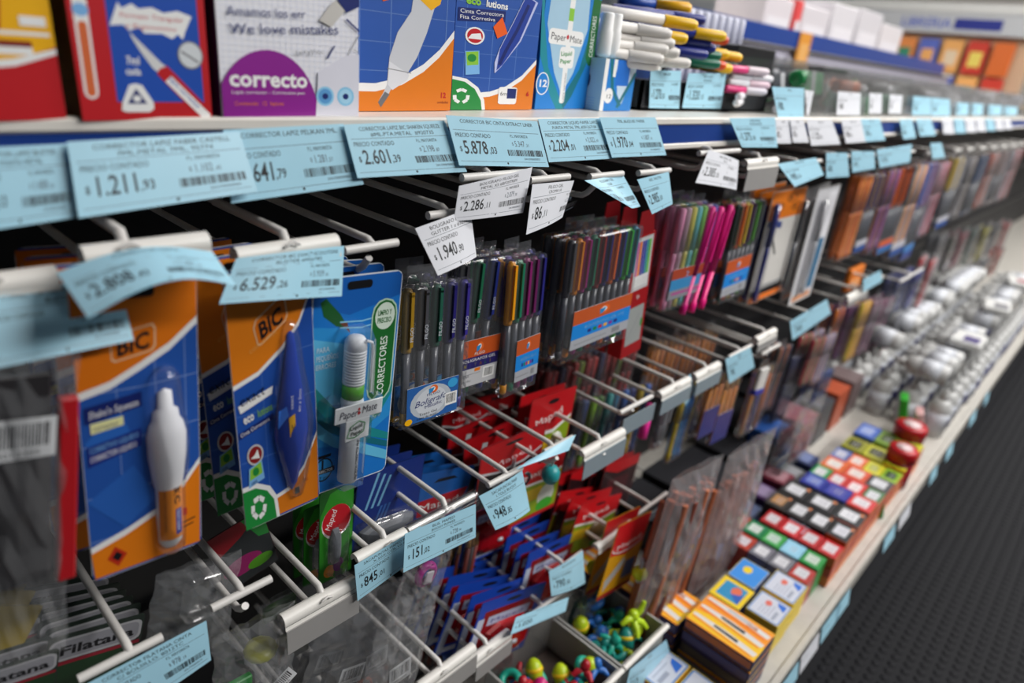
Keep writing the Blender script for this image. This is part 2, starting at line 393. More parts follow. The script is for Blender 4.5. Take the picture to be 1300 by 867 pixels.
hook('hook with the wide blue label above the far blue packets', (1114, 198), (1160, 192), .40, 'bar')
hook('hook with the small bright blue label at the far end of the upper row', (1176, 194), (1196, 192), .40, 'bar')
UPL = 'price labels on the upper hooks'
price_label('big blurred blue price label hanging at the left frame edge', *L4((-25, 372), (150, 352), (-15, 470), (170, 432), .395, .375), 'CORRECTOR CINTA C/APLICADOR', 'BLISTER', '', '', '2.741', '50', group=UPL, seed=4)
price_label('blue price label reading $2.808,43 curling forward at left', at(72, 346, .375), at(270, 320, .375), at(112, 404, .335), at(300, 363, .35), 'CORRECTOR CINTA', '', '2.808', '43', '2.386', '40', group=UPL, bend=.012, seed=5)
price_label('blue price label ending in 529,26 rolled at its right end', at(300, 328, .385), at(437, 312, .39), at(278, 386, .375), at(434, 376, .385), 'CORRECTOR BIC EXACT ECOLUTIONS', 'BLISTER #956783', '6.529', '26', '5.939', '43', group=UPL, bend=.010, seed=6)
price_label('crisp white price label reading $1.940,90', at(527, 290, .39), at(597, 264, .392), at(556, 350, .375), at(605, 326, .385), 'BOLIGRAFO FILGO', 'GLITTER 1 x #3070', '1.940', '90', paper=WPAPER, group=UPL, bend=.004, full=False, W=64)
price_label('curled white price label ending in 286,11', at(583, 236, .392), at(676, 212, .392), at(576, 281, .388), at(664, 270, .388), 'BOLIGRAFO FILGO GEL', 'METAL X5 #BP20TRIM', '2.286', '11', '2.079', '30', paper=WPAPER, group=UPL, bend=.004, seed=8)
price_label('white price label ending in 86,11 half behind the curled one', at(676, 234, .385), at(729, 229, .39), at(668, 298, .375), at(714, 276, .385), 'FILGO GEL', 'CROMA 10', '86', '11', '2.079', '', paper=WPAPER, group=UPL, bend=.003, seed=9, W=70)
price_label('folded blue price label hanging above the red pen box', at(742, 229, .39), at(790, 220, .40), at(800, 263, .375), at(813, 262, .39), 'BOLIGRAFO GEL', 'COLOR', '3.104', '60', '', '', group=UPL, bend=-.003, seed=10)
price_label('upright blue price label above the pastel pens', at(809, 228, .395), at(849, 218, .395), at(828, 272, .385), at(854, 259, .385), 'GEL PASTEL', '', '2.985', '10', full=False, group=UPL, W=70)
price_label('white price label above the bright pink pens', at(900, 190, .40), at(938, 204, .40), at(883, 232, .39), at(935, 241, .39), 'BOLIGRAFO GEL', 'FLUO', '2.385', '55', '', '', paper=WPAPER, group=UPL, bend=.003)
price_label('slanting blue price label above the white cards', at(987, 208, .395), at(1036, 200, .395), at(1009, 237, .385), at(1046, 222, .39), 'BOLIGRAFO', '', '985', '20', group=UPL, full=False)
price_label('blue label, first of two flat ones left of the far orange packets', *L4((1049, 194), (1076, 194), (1049, 226), (1078, 224), .395), 'BIC', '', '845', '', group=UPL, full=False)
price_label('blue label, second of two flat ones left of the far orange packets', *L4((1081, 192), (1110, 192), (1082, 219), (1111, 214), .395), 'BIC', '', '915', '', group=UPL, full=False)
price_label('wide blue price label above the far orange and blue packets', *L4((1113, 190), (1158, 183), (1117, 213), (1155, 206), .395), 'ROLLER', '', '915', '', group=UPL, full=False)
price_label('small bright blue price label at the far end of the upper row', *L4((1181, 182), (1195, 181), (1184, 202), (1200, 200), .395), '', '', '', '', group=UPL, full=False)

# middle row of hooks
hook('hook with the $978,19 label at the bottom left corner', (100, 868), (205, 803), .40, 'bar', wire=.6, low=False)
hook('bare hook with a plain white cross bar left of the grey backed holder', (268, 773), (344, 734), .40, 'bar', wire=.5, lowlen=.004)
hook('hook with an empty white holder over a grey backing', (357, 786), (449, 738), .395, 'white', flap=.024, wire=.55)
hook('hook with a short white holder left of the clear holder', (450, 712), (514, 674.5), .395, 'white', wire=.6)
hook('hook with a clear holder over the $151 label', (516, 671), (603, 630), .395, 'clear', wire=.55)
hook('hook carrying the $948,85 label', (619, 618), (662, 592), .395, 'bar', wire=.55, lowlen=.01)
hook('hook with a tilted blue grey label, right of the $948,85 label', (690, 577), (727, 552), .40, 'bar', wire=.3, lowlen=.0)
hook('hook with a short white holder and a blue grey flap mid shelf', (737, 577), (790, 547), .395, 'white', flap=.026, flapmat=mat('blue_grey_backing', '86949C', .5), wire=.45, lowlen=.0)
MID = ['first', 'second']
hook('hook with a greyish holder behind the short white one mid shelf', (787, 522), (827, 505), .405, 'bar', flap=.026, flapmat=mat('blue_grey_backing', '86949C', .5))
hook('hook with a white holder, first of the pair beyond mid shelf', (836, 500), (873, 483), .40, 'white', flap=.022, flapmat=mat('blue_grey_backing', '86949C', .5))
hook('hook with a white holder, second of the pair beyond mid shelf', (880, 480), (912, 461), .40, 'white', flap=.022, flapmat=mat('blue_grey_backing', '86949C', .5))
hook('hook with a blue label in front of the orange pencils', (925, 452), (953, 440), .40, 'bar')
hook('hook with a small white holder above the eraser pencils', (958, 433), (983, 418), .40, 'white', flap=.014)
hook('bare hook between the eraser pencils and the far blue label', (966, 451), (990, 436), .40, 'bar')
hook('hook with the long far blue label of the middle row', (1004, 412), (1046, 386), .40, 'bar')
hook('far hook with a white holder below the white cards', (1074, 378), (1098, 366), .40, 'white', flap=.012)
hook('far hook with a pale blue label over orange packets', (1100, 361), (1120, 352), .40, 'bar')
hook('farthest bare hook of the middle row beside the dark blue packet', (1142, 358), (1168, 350), .40, 'bar')
ML = 'price labels on the middle hooks'
price_label('blue price label reading 978,19 in the bottom left corner', *L4((92, 878), (262, 788), (150, 920), (268, 838), .395, .39), 'CORRECTOR FILATANA CINTA', 'C/ BOLSILLO. 8012TC', '1.075', '50', '978', '19', group=ML, seed=12)
price_label('blue price label reading $845,01', at(450, 718, .385), at(534, 668, .385), at(454, 763, .382), at(532, 706, .382), 'SACAPUNTAS MAPED BOOGY', 'X.50X.COL.VS.85', '845', '01', '', '', group=ML, full=False, seed=13, W=80)
price_label('blue price label reading $151 partly under the clear holder', at(514, 678, .374), at(604, 640, .379), at(512, 727, .370), at(604, 682, .376), 'BLIS. MAPED', 'BOOGY PUMPER', '151', '02', '728', '90', group=ML, seed=14)
price_label('blue price label reading $948,85 bending away at its right edge', at(608, 630, .388), at(663, 597, .388), at(629, 673, .375), at(673, 648, .38), 'SACAPUNTAS MAP', '1.TOLE BUCKY', '948', '85', group=ML, full=False, bend=.003, W=68)
price_label('blue grey price label seen nearly edge on beside the $948,85 label', at(672, 584, .392), at(731, 552, .392), at(655, 596, .385), at(722, 572, .385), 'MARCADORES', '', '', '', group=ML, full=False)
price_label('blue label in front of the orange pencils', *L4((921, 456), (953, 441), (926, 487), (958, 466), .39), 'LAPIZ', 'BIC', '745', '', group=ML, full=False)
price_label('long blue label, third last of the middle row', *L4((1003, 408), (1050, 380), (1006, 432), (1055, 398), .39), 'LAPIZ', '', '745', '', group=ML, full=False)
price_label('small pale blue label over far orange packets', *L4((1096, 355), (1118, 343), (1096, 371), (1120, 357), .39), '', '', '', '', group=ML, full=False)
price_label('blue label sticking out from behind the two white holders', *L4((866, 494), (876, 474), (870, 515), (884, 496), .40), '', '', '', '', group=ML, full=False)

# lower row of hooks
hook('hook in the lower row whose tip lies below the frame at left', (395, 968), (440, 930), .40, 'bar', wire=.5)
hook('hook in the lower row next to the one whose tip lies below the frame', (452, 945), (500, 905), .40, 'bar', wire=.5)
hook('lower hook with an empty white holder at the bottom edge of the picture', (532, 866), (600, 826), .395, 'white', flap=.026, wire=.4)
hook('lower hook with a white holder touching the one at the bottom edge', (600, 834), (645, 806), .395, 'white', flap=.022, wire=.4)
hook('lower hook with a blue label, left of the $790 label', (662, 784), (712, 757), .40, 'bar', wire=.5)
hook('lower hook behind the $790 label', (705, 722), (738, 704), .41, 'bar', wire=.3)
hook('lower hook with a white holder above the yellow toy', (756, 693), (799, 665), .395, 'white', wire=.5)
hook('lower hook with a tilted blue label above the red topped card', (802, 657), (846, 627), .40, 'bar', flap=.014, flapmat=mat('blue_grey_backing', '86949C', .5))
hook('bare lower hook above the bag of brown pencils', (898, 655), (915, 640), .40, 'bar', lowlen=.03)
hook('far lower hook with a pale label over the striped card stack', (975, 597), (1000, 578), .40, 'bar', flap=.012, flapmat=mat('blue_grey_backing', '86949C', .5))
LL = 'price labels on the lower hooks'
price_label('blue price label reading $790 in the lower row', at(697, 725, .39), at(740, 699, .395), at(700, 757, .385), at(743, 740, .39), 'SACAPUNTAS', '', '790', '50', group=LL, full=False, W=70, bend=.003)
price_label('long blue label left of the $790 label in the lower row', *L4((655, 784), (722, 758), (648, 806), (718, 776), .388, .382), 'SACAPUNTAS', '', '1.020', '', group=LL, full=False)
price_label('blue label on the front lip of the toy bins', *L4((800, 850), (846, 812), (790, 890), (856, 850), .290, .285), 'GOMA', '', '512', '', group=LL, full=False)

# ------------------------------------------------------------------ printed cartons on the top shelf (art in picture-like units: across, up)
RED, DRED, ORG, YEL, WHT, NAVY, BLU, SKY, CYAN, TEAL, GRN, DGRN, LIME, PUR, MAG, PINK, BLK, GRY = [M(k) for k in
    ('C01A22', '7E1218', 'E87A12', 'F2B40F', 'F0F0EE', '16266B', '1E4FB0', '7EB6E8', '22A6E0', '14707E', '1E8A3C', '1D5A2A', '8CC63E', '8A2A9A', 'B01A8A', 'F0288C', '15151A', '8C8E92')]
def carton(label, x0, x1, y, ht, depth, yaw, col, side, u0, u1, art, hpx, name='product_box', base=None, group='cartons on the top shelf', sideart=None):
    wd = math.hypot(x1 - x0, 0) / math.cos(math.radians(yaw)); bz = TOPZ if base is None else base
    r = thing(name, label, 'box', turn((x0, y, bz + .0005), yaw), group)
    g = G().box(0, 0, 0, wd, depth, ht, col, bev=.0008); g.to('carton', r)
    g = G(); g.box(-.0002, .001, .001, -.00005, depth - .001, ht - .001, side); g.to('side_panel', r)
    g = G(); a = Art(g, lambda p, q, L: (p / (u1 - u0) * wd, -L - .00003, q / hpx * ht)); art(a); g.to('front_print', r)
    if sideart: g = G(); a = Art(g, lambda p, q, L: (-L - .0003, (1 - p / 100) * depth, q / hpx * ht)); sideart(a); g.to('side_print', r)
    return r
def grid(a, w_, h_, m, st=24, wd=.8, off=8):
    for k in range(int(w_ / st) + 1): a.line([(off + k * st, 0), (off + k * st, h_)], wd, m) if off + k * st < w_ else None
    for k in range(int(h_ / st) + 1): a.line([(0, off + k * st), (w_, off + k * st)], wd, m) if off + k * st < h_ else None
LBL = M('4A78C8')
def art_yellow(a):
    a.rect(0, 0, 200, 200, RED); a.poly([(0, 60), (120, 60), (160, 66), (192, 76), (200, 80), (200, 200), (0, 200)], YEL)
    a.poly([(0, 50), (100, 50), (160, 58), (200, 72), (200, 78), (160, 66), (100, 58), (0, 58)], WHT)
    a.rect(0, 70, 178, 78, WHT); a.rect(0, 78, 178, 84, DRED); a.rect(0, 90, 196, 94, WHT)
    for k in range(5): a.poly([(60 + k * 22, 94), (64 + k * 22, 94), (80 + k * 22, 200), (75 + k * 22, 200)], M('B5451A'))
    a.rect(168, 145, 192, 158, WHT); a.rect(170, 100, 194, 110, WHT)
def art_red(a):
    a.rect(0, 0, 164, 200, RED); a.rect(42, 22, 154, 200, BLU)
    a.rrect(6, 25, 22, 140, 8, WHT); a.rrect(9, 28, 19, 110, 4, M('D86A3A')); a.ell(14, 122, 9, 7, SKY)
    a.text('Correctores', 66, 146, 15, SKY, fit=70)
    a.poly([(44, 108), (56, 134), (60, 128), (72, 134), (80, 129), (96, 132), (110, 127), (128, 131), (146, 126), (136, 108), (132, 98), (126, 104), (118, 98), (106, 103), (84, 102), (78, 108), (66, 104), (60, 110)], WHT)
    a.text('Formato Triangular', 56, 118, 8, RED, shear=.25, fit=78); a.text('y Ergonomico', 62, 107, 7.5, RED, shear=.25, fit=62)
    a.text('7ml', 58, 66, 13, WHT, bold=.02); a.text('cada', 56, 54, 12, WHT, bold=.02)
    a.poly([(66, 103), (72, 97), (100, 70), (108, 64), (98, 56), (90, 62), (76, 82), (68, 96)], M('DADADA'))
    a.poly([(108, 66), (164, 10), (164, 0), (148, 0), (94, 56), (98, 62)], RED)
    a.poly([(112, 54), (162, 6), (158, 0), (152, 0), (104, 47)], WHT); a.text('lapiz corrector', 108, 50, 9, BLU, rot=-45, fit=52)
    a.poly([(46, 12), (52, 10), (80, 10), (86, 14), (86, 22), (74, 42), (66, 44), (58, 42), (48, 22)], WHT)
    a.poly([(54, 20), (78, 20), (66, 38)], NAVY); a.ell(66, 26, 5, 4, WHT)
    a.ell(140, 80, 17, 17, GRY); a.ell(140, 80, 15, 15, M('D8DDE0')); a.line([(128, 84), (150, 72)], 3, GRY)
def art_correcto(a):
    a.rect(0, 0, 168, 200, M('EDEDF2')); grid(a, 168, 200, M('D3D9EC'), 7, .35, 4)
    p = [(52 + 60 * math.cos(t * PI / 24), 0 + 84 * math.sin(t * PI / 24)) for t in range(0, 25)]
    a.poly([(max(0, x), y) for x, y in p], M('8C1E8E'))
    a.poly([(108, 0), (112, 60), (150, 84), (168, 86), (168, 0)], M('DDDDE8'))
    a.text('correcto', 8, 40, 27, WHT, fit=90, bold=.03); a.text('Lapiz corrector - Correction pen', 10, 31, 5.5, WHT, fit=84)
    a.text('Contenido  12  lapices', 12, 17, 7, ORG, fit=56)
    for cx in (121, 149): a.ell(cx, 29, 12, 13, M('8CC8E8')); a.ell(cx, 29, 9, 10, M('A6D6F0') if cx > 130 else M('5A9AD0')); a.ell(cx, 29, 4, 4, NAVY)
    a.text('Amamos los err', 10, 119, 15, NAVY, rot=4, fit=88); a.text('We love mistakes', 12, 99, 17, NAVY, rot=5, fit=128)
    a.text('(x+y)²=c', 84, 80, 9, GRY, rot=6, fit=36); a.line([(124, 78), (134, 95)], 2, NAVY); a.line([(152, 84), (168, 112)], 1, GRY); a.line([(160, 92), (168, 88)], 1, GRY)
    a.poly([(114, 125), (130, 118), (148, 140), (136, 152), (128, 144)], M('C9C6C0')); a.poly([(138, 152), (150, 138), (168, 148), (168, 170), (150, 170)], NAVY); a.line([(150, 130), (168, 116)], 2.5, NAVY)
    a.text('es', 0, 146, 14, NAVY)
def art_bicpen(a):
    a.rect(0, 0, 117, 200, M('2A56A8')); grid(a, 117, 200, M('6A8CC8'), 31, .7, 14)
    cv = [(0, 22), (30, 22), (58, 30), (82, 46), (100, 64), (117, 88)]
    a.poly([(0, 0)] + [(x, y + 9) for x, y in cv] + [(117, 0)], WHT); a.poly([(0, 0)] + cv + [(117, 0)], M('E07A14'))
    a.poly([(36, 4), (33, 10), (38, 20), (42, 30), (44, 60), (52, 88), (66, 112), (70, 150), (96, 156), (92, 120), (84, 90), (74, 62), (62, 40), (46, 24), (42, 14)], M('C9CCD2'))
    a.poly([(44, 56), (66, 42), (64, 36), (48, 24), (43, 30)], M('DDDFE4')); a.line([(42, 48), (68, 44)], 1, GRY); a.poly([(36, 4), (33, 10), (40, 22), (45, 19)], M('6A6C70'))
    a.poly([(78, 142), (72, 128), (88, 116), (98, 124), (102, 142)], YEL); a.text('BIC', 86, 130, 10, BLK, rot=60, bold=.02)
    a.text('12', 103, 16, 9, RED, bold=.04); a.text('unidades', 100, 9, 4.5, DRED, fit=14)
    a.poly([(36, 118), (32, 148), (70, 150), (68, 132)], M('F0601C')); a.line([(50, 132), (58, 136)], 1, DRED)
def art_eco(a):
    a.rect(0, 0, 102, 200, M('2A56A8')); grid(a, 102, 200, M('5A80C4'), 31, .7, 12)
    cv = [(26, 16), (44, 18), (64, 26), (84, 42), (102, 66)]
    a.poly([(22, 0)] + [(x, y + 7) for x, y in cv] + [(102, 0)], WHT); a.poly([(30, 0)] + cv + [(102, 0)], M('E07A14'))
    a.poly([(0, 0), (0, 44), (16, 41), (30, 30), (38, 14), (40, 0)], WHT); a.poly([(0, 0), (0, 40), (14, 37), (26, 28), (34, 13), (36, 0)], GRN)
    for k in range(3):
        t = math.radians(90 + 120 * k); cx, cy = 11 + 8 * math.cos(t), 18 + 9 * math.sin(t)
        a.line([(cx + 6 * math.cos(t + 2), cy + 6 * math.sin(t + 2)), (cx, cy), (cx + 6 * math.cos(t - 2), cy + 6 * math.sin(t - 2))], 4, WHT)
    a.text('eco', 10, 134, 13, LIME, bold=.04); a.text('lutions', 32, 134, 12, WHT, bold=.03, fit=26)
    a.poly([(2, 112), (56, 118), (56, 132), (2, 128)], NAVY); a.text('Cinta Correctora', 4, 122, 7, WHT, rot=3, fit=50); a.text('Fita Corretiva', 4, 115, 6.5, WHT, rot=3, fit=40)
    a.ell(22, 96, 11, 11, WHT); a.ell(22, 96, 9, 9, RED); a.poly([(14, 92), (30, 92), (28, 100), (18, 98)], WHT)
    a.poly([(14, 46), (30, 48), (28, 78), (12, 76)], SKY); a.poly([(15, 58), (28, 60), (27, 77), (13, 75)], LIME); a.ell(20, 68, 5, 5, GRN)
    a.poly([(48, 50), (56, 60), (78, 96), (96, 150), (80, 158), (66, 120), (52, 84), (47, 64)], M('BFC6EE')); a.poly([(50, 54), (57, 62), (76, 96), (93, 150), (80, 156), (66, 118), (52, 82)], M('24409C'))
    a.line([(53, 62), (60, 82), (72, 110), (84, 145)], 4, NAVY); a.rrect(55, 8, 79, 32, 3, WHT); a.text('6m', 57, 20, 8, BLK); a.rect(66, 16, 78, 30, NAVY); a.text('6', 92, 20, 9, RED, bold=.04)
    a.poly([(42, 110), (48, 96), (60, 104), (52, 124)], M('F0601C'))
def ribbons(a, w_, h_):
    a.poly([(0, h_ * .42), (w_ * .5, h_ * .2), (w_, h_ * .12), (w_, h_ * .2), (w_ * .5, h_ * .27), (0, h_ * .52)], TEAL)
    a.poly([(0, h_ * .52), (w_ * .5, h_ * .27), (w_, h_ * .2), (w_, h_ * .24), (w_ * .5, h_ * .31), (0, h_ * .6)], M('58B4E0'))
def art_pm(a):
    a.rect(0, 0, 90, 200, M('1B7FD0'))
    for s_ in (1, -1):
        f = lambda x: 40 + s_ * (x)
        a.poly([(f(44), 200), (f(40), 120), (f(26), 56), (f(0), 12), (f(-6), 0), (f(6), 0), (f(18), 18), (f(40), 70), (f(50), 200)], TEAL if s_ > 0 else M('1E8C9A'))
    a.poly([(8, 150), (6, 110), (24, 50), (40, 20), (56, 50), (72, 110), (70, 150)], M('A8CBE0'))
    a.poly([(76, 152), (74, 72), (80, 62), (90, 62), (90, 152)], M('1D6A34')); a.text('CORRECTORES', 86, 74, 9.5, WHT, rot=91, fit=56)
    a.rrect(38, 8, 46, 152, 3, WHT); a.rect(38, 118, 46, 134, LIME); a.rrect(10, 86, 66, 106, 5, WHT)
    a.text('Paper', 13, 92, 13, BLK, sx=.8, rot=-2, fit=24); a.text('Mate', 43, 91, 13, BLK, rot=-2, fit=21); a.ell(40, 97, 2, 3, RED)
    a.rrect(30, 56, 54, 84, 4, WHT); a.text('Liquid', 32, 72, 8, GRN, rot=5, fit=18, bold=.02); a.text('Paper', 32, 62, 8, GRN, rot=5, fit=18, bold=.02)
    a.text('Lapiz corrector', 45, 10, 5, GRY, rot=90, fit=40); a.ell(8, 34, 10, 15, WHT); a.ell(8, 34, 8.6, 13.5, M('1B7FD0')); a.text('12', 1, 30, 13, WHT, bold=.03, fit=14)
def side_red(a): a.rect(0, 0, 100, 200, M('2A1014')); a.rect(20, 0, 46, 200, M('8A1A20')); a.rect(56, 20, 60, 190, M('6A2024'))
carton('yellow and red box at the far left end of the shelf', .018, .112, .412, .088, .07, 5, YEL, M('8A1A20'), 0, 200, art_yellow, 200)
carton('red box with a blue panel showing a correction pen', .1185, .190, .417, .088, .05, 5, RED, M('2A0C10'), 0, 164, art_red, 200, sideart=side_red)
carton('white and purple box of correction pens', .196, .301, .422, .098, .06, 6, M('EDEDF2'), M('2E1550'), 0, 168, art_correcto, 200)
carton('blue and orange box showing a fat white pen with an orange sticker', .312, .429, .466, .135, .07, 5, M('2A56A8'), M('B35A10'), 0, 117, art_bicpen, 200)
carton('blue box showing a corrector tape, with green recycling corner and orange sticker', .434, .556, .481, .132, .07, 5, M('2A56A8'), M('B35A10'), 0, 102, art_eco, 200)
carton('blue box showing a slim correction pen between green ribbons', .566, .672, .496, .150, .07, 6, M('1B7FD0'), M('145A90'), 0, 90, art_pm, 200)
def art_small(a):
    a.rect(0, 0, 45, 60, M('1B7FD0')); a.rect(0, 0, 5, 60, WHT); a.poly([(14, 60), (22, 20), (30, 8), (36, 26), (45, 48), (45, 60)], M('C8DCEC')); a.rect(17, 30, 36, 60, M('1E70D0'))
    a.line([(8, 60), (14, 26), (28, 6)], 4, TEAL); a.line([(45, 46), (28, 12), (24, 4)], 4, TEAL); a.ell(10, 18, 6, 9, WHT); a.text('12', 6, 15, 7, BLK, fit=8); a.rect(12, 40, 16, 60, WHT)
def side_small(a):
    a.rect(0, 0, 100, 60, M('A6D0EA')); a.ell(40, 34, 26, 14, NAVY)
    for k in range(4): a.text('correctores', 24, 39 - k * 5, 4, WHT, fit=32)
    for k in range(4): a.line([(12, 6 + k * 3), (86, 5 + k * 3)], .6, SKY)
bx = carton('small open blue box standing corner forward at the end of the carton row', .668, .738, .487, .056, .05, 4, M('A6D0EA'), M('A6D0EA'), 0, 45, art_small, 60, name='display_box', sideart=side_small)
for k in range(4):
    t = thing('correction_pen', 'white capped correction pen standing in the small blue box, %s from the left' % ('first', 'second', 'third', 'fourth')[k], 'pen', (.684 + .0165 * (k % 2) + .022 * (k > 1), .505 + .02 * (k > 1), TOPZ + .012), 'pens standing in the small blue box')
    G().lathe([(.006, 0), (.006, .05)], WHT, 14).to('barrel', t)
    G().lathe([(.0085, .046), (.009, .05), (.009, .072), (.008, .074), (.0078, .09), (.007, .092)], WHT, 16).to('cap', t)

# ------------------------------------------------------------------ carded pens on the upper hooks
def card_shape(wd, ht, r=.006, slot=True, t=.0005):
    g = G(); out = []
    for cx, cz, a0 in ((wd - r, -r, 90), (wd - r, -ht + r, 0), (r, -ht + r, -90), (r, -r, -180)):
        out += [(cx + r * math.cos(math.radians(a0 - k * 22.5)), cz + r * math.sin(math.radians(a0 - k * 22.5))) for k in range(5)]
    return g, out
def halftube(g, spine, m, n=14, y0=0, depth=1, closed=False):  # half round moulding standing out of a card: spine of (x, z, half width)
    vs = []; L = len(spine)
    for i, (x, z, r) in enumerate(spine):
        a = Vector(spine[max(0, i - 1)][:2]); b = Vector(spine[min(L - 1, i + 1)][:2]); d = (b - a).normalized(); nx, nz = -d.y, d.x
        for k in range(n + 1):
            t = PI * k / n; c = math.cos(t) * r; vs.append((x + nx * c, y0 - math.sin(t) * r * depth, z + nz * c))
    fs = [(i * (n + 1) + k, i * (n + 1) + k + 1, (i + 1) * (n + 1) + k + 1, (i + 1) * (n + 1) + k) for i in range(L - 1) for k in range(n)]
    g.add(vs, fs, m, smooth=True); return g
def blister(label, q, Y, edge, artf, name='carded_corrector', cat='correction pen', group=None, dY=(0, 0, 0)):
    m, wd, ht = pose(at(*q[0], Y + dY[0]), at(*q[1], Y + dY[1]), at(*q[2], Y + dY[2]))
    r = thing(name, label, cat, m, group)
    g, out = card_shape(wd, ht); g.prism(out, 0, .0006, edge); g.to('card', r)
    g = G(); a = Art(g, lambda p, v, L: (p / 100 * wd, -L - .00002, (v - 200) / 200 * ht)); artf(a)
    a.rrect(36, 188, 64, 195, 3, M('101014')); g.to('card_print', r)
    P = lambda x, v: (x / 100 * wd, (v - 200) / 200 * ht)
    return r, wd, ht, P
def clip_poly(pts): return [(min(99.5, max(.5, x)), min(199.5, max(.5, y))) for x, y in pts]
def blue_grid(a, xs, ys, m):
    for x in xs: a.line([(x, 2), (x, 198)], .6, m)
    for y in ys: a.line([(.5, y), (50, y - 1), (99.5, y + 1)], .6, m)
def logo_bic(a, x, y, s, rot=12):
    c, q = math.cos(math.radians(rot)), math.sin(math.radians(rot))
    def T(p): return [(x + (u * c - v * q) * s, y + (u * q * 1.2 + v * c) * s) for u, v in p]
    ring = [(-20, -8), (-17, -10), (18, -10), (22, -7), (24, 6), (22, 10), (-14, 10), (-19, 6)]
    a.poly(T(ring), M('E8C8A0')); a.poly(T([(u * .94, v * .9) for u, v in ring]), M('D8700F'))
    a.text('BIC', x - 15 * s * c + 5 * s * q, y - 15 * s * q * 1.2 - 6 * s, 17 * s, BLK, rot=rot, bold=.035, shear=.15, fit=31 * s)
def art_b1(a):
    a.poly(clip_poly([(4, 0), (96, 0), (100, 3), (100, 197), (96, 200), (4, 200), (0, 197), (0, 3)]), M('2354A8'))
    blue_grid(a, (30, 62, 88), (30, 62, 98, 132), M('7E9AD0'))
    a.poly([(.5, 60), (40, 78), (60, 50), (30, 34)], M('2A62B8')); a.poly([(2, 100), (30, 120), (40, 100), (20, 88)], M('2A66BE'))
    t1 = [(0, 134), (25, 138), (50, 147), (75, 157), (100, 172)]
    a.poly(clip_poly([(0, 198)] + [(x, y - 5) for x, y in t1] + [(99.5, 198)]), WHT); a.poly(clip_poly([(0, 198)] + t1 + [(99.5, 198)]), M('DF7410'))
    b1 = [(0, 22), (30, 28), (60, 37), (80, 48), (100, 66)]
    a.poly(clip_poly([(2, 2)] + [(x, y + 4.5) for x, y in b1] + [(98, 2)]), WHT); a.poly(clip_poly([(2, 2)] + b1 + [(98, 2)]), M('E67E12'))
    logo_bic(a, 44, 160, .86, 6)
    a.poly([(4, 113), (50, 118), (50, 128), (4, 124)], NAVY); a.text("Shake'n Squeeze", 7, 116, 7, WHT, rot=4, fit=40, shear=.2)
    a.poly([(8, 106), (34, 108), (34, 114), (8, 113)], M('E8E8A8')); a.text('corrector', 10, 107.5, 5, NAVY, rot=3, fit=20)
    a.poly([(4, 84), (48, 91), (48, 103), (4, 98)], M('1C2E80')); a.text('CORRETIVO LIQUIDO', 6, 93, 5.4, SKY, rot=6, fit=40); a.text('CORRECTOR LIQUIDO', 6, 87, 5.4, WHT, rot=6, fit=38)
    a.poly([(13, 14), (22, 6), (30, 14), (20, 22)], M('C03018')); a.poly([(17, 14), (22, 10), (26, 14), (21, 18)], BLK)
    a.rrect(80, 28, 86, 34, 1, RED); a.line([(78, 22), (94, 24)], 1, BLK); a.line([(78, 18), (92, 20)], 1, BLK)
Q1 = ((84, 360), (249, 345), (158, 725))
b1, wd, ht, P = blister('blue and orange carded white squeeze correction pen', Q1, .385, M('C8C8C8'), art_b1, group='squeeze pens on the hook under the curling label')
g = G(); sp = [(69, 8, .1), (69, 9, 7), (69, 13, 11), (69, 30, 12), (69, 55, 12), (69, 62, 14), (69, 80, 17), (69, 95, 17.5), (69, 103, 15), (69, 106, 12), (69, 112, 11), (69, 114, 7), (69, 125, 6), (69, 127, .1)]
k_ = wd / 100
g2 = G(); halftube(g2, [(x * k_, (v - 200) / 200 * ht, r * k_) for x, v, r in sp], M('E9EAEE'), depth=.8, y0=-.0008); body = g2.to('squeeze_pen', b1)
g = G(); a = Art(g, lambda p, v, L: ((69 + 12.2 * math.sin(p)) * k_, -.0008 - (12.3 * k_) * .8 * math.cos(p) - L, (v - 200) / 200 * ht))
st = [(-1.1 + k * .2, 17) for k in range(12)] + [(1.1 - k * .2, 60) for k in range(12)]
for k in range(11): a.put([st[k], st[k + 1], (st[k + 1][0], 60), (st[k][0], 60)], [(0, 1, 2, 3)], M('EE8E18')); a.l -= 1
a.l += 3
for k in range(5): a.put([(.2 + k * .12, 20), (.32 + k * .12, 20), (.32 + k * .12, 40), (.2 + k * .12, 40)], [(0, 1, 2, 3)], M('2338A0')); a.l -= 1
a.l += 2
vs, fs, tw = text_mesh('BIC', .04); a.put([(.15 + q * .7, 58 - p * 9) for p, q in vs], fs, BLK)
vs, fs, tw = text_mesh("Shake'n Squeeze"); a.put([(.32 + q * .45, 39 - p * 2.5) for p, q in vs], fs, WHT)
vs, fs, tw = text_mesh('CORRECTION FLUID FLUIDO'); a.put([(-.7 + q * .35, 58 - p * 2.6) for p, q in vs], fs, M('7A3A08'))
g.to('print', body)
g = G(); halftube(g, [(x * k_, (v - 200) / 200 * ht, r * k_) for x, v, r in [(69, 3, .1), (69, 4, 8), (69, 9, 14), (69, 30, 15), (69, 55, 15), (69, 75, 19), (69, 98, 20), (69, 108, 17), (69, 125, 15), (69, 136, 13), (69, 141, 8), (69, 142, .1)]], BUBBLE, depth=1.1); g.to('blister_dome', b1)
mw = b1.matrix_world.copy()
KIN = ('second', 'third', 'fourth', 'fifth', 'sixth', 'seventh', 'eighth')
for k in range(3): dup(b1, Matrix.Translation((-.004 * (k % 2) , .034 * (k + 1), -.004 * k)) @ mw @ Matrix.Rotation(math.radians(2 - k), 4, 'Z'), 'carded white squeeze correction pen hanging %s behind the front one' % KIN[k])

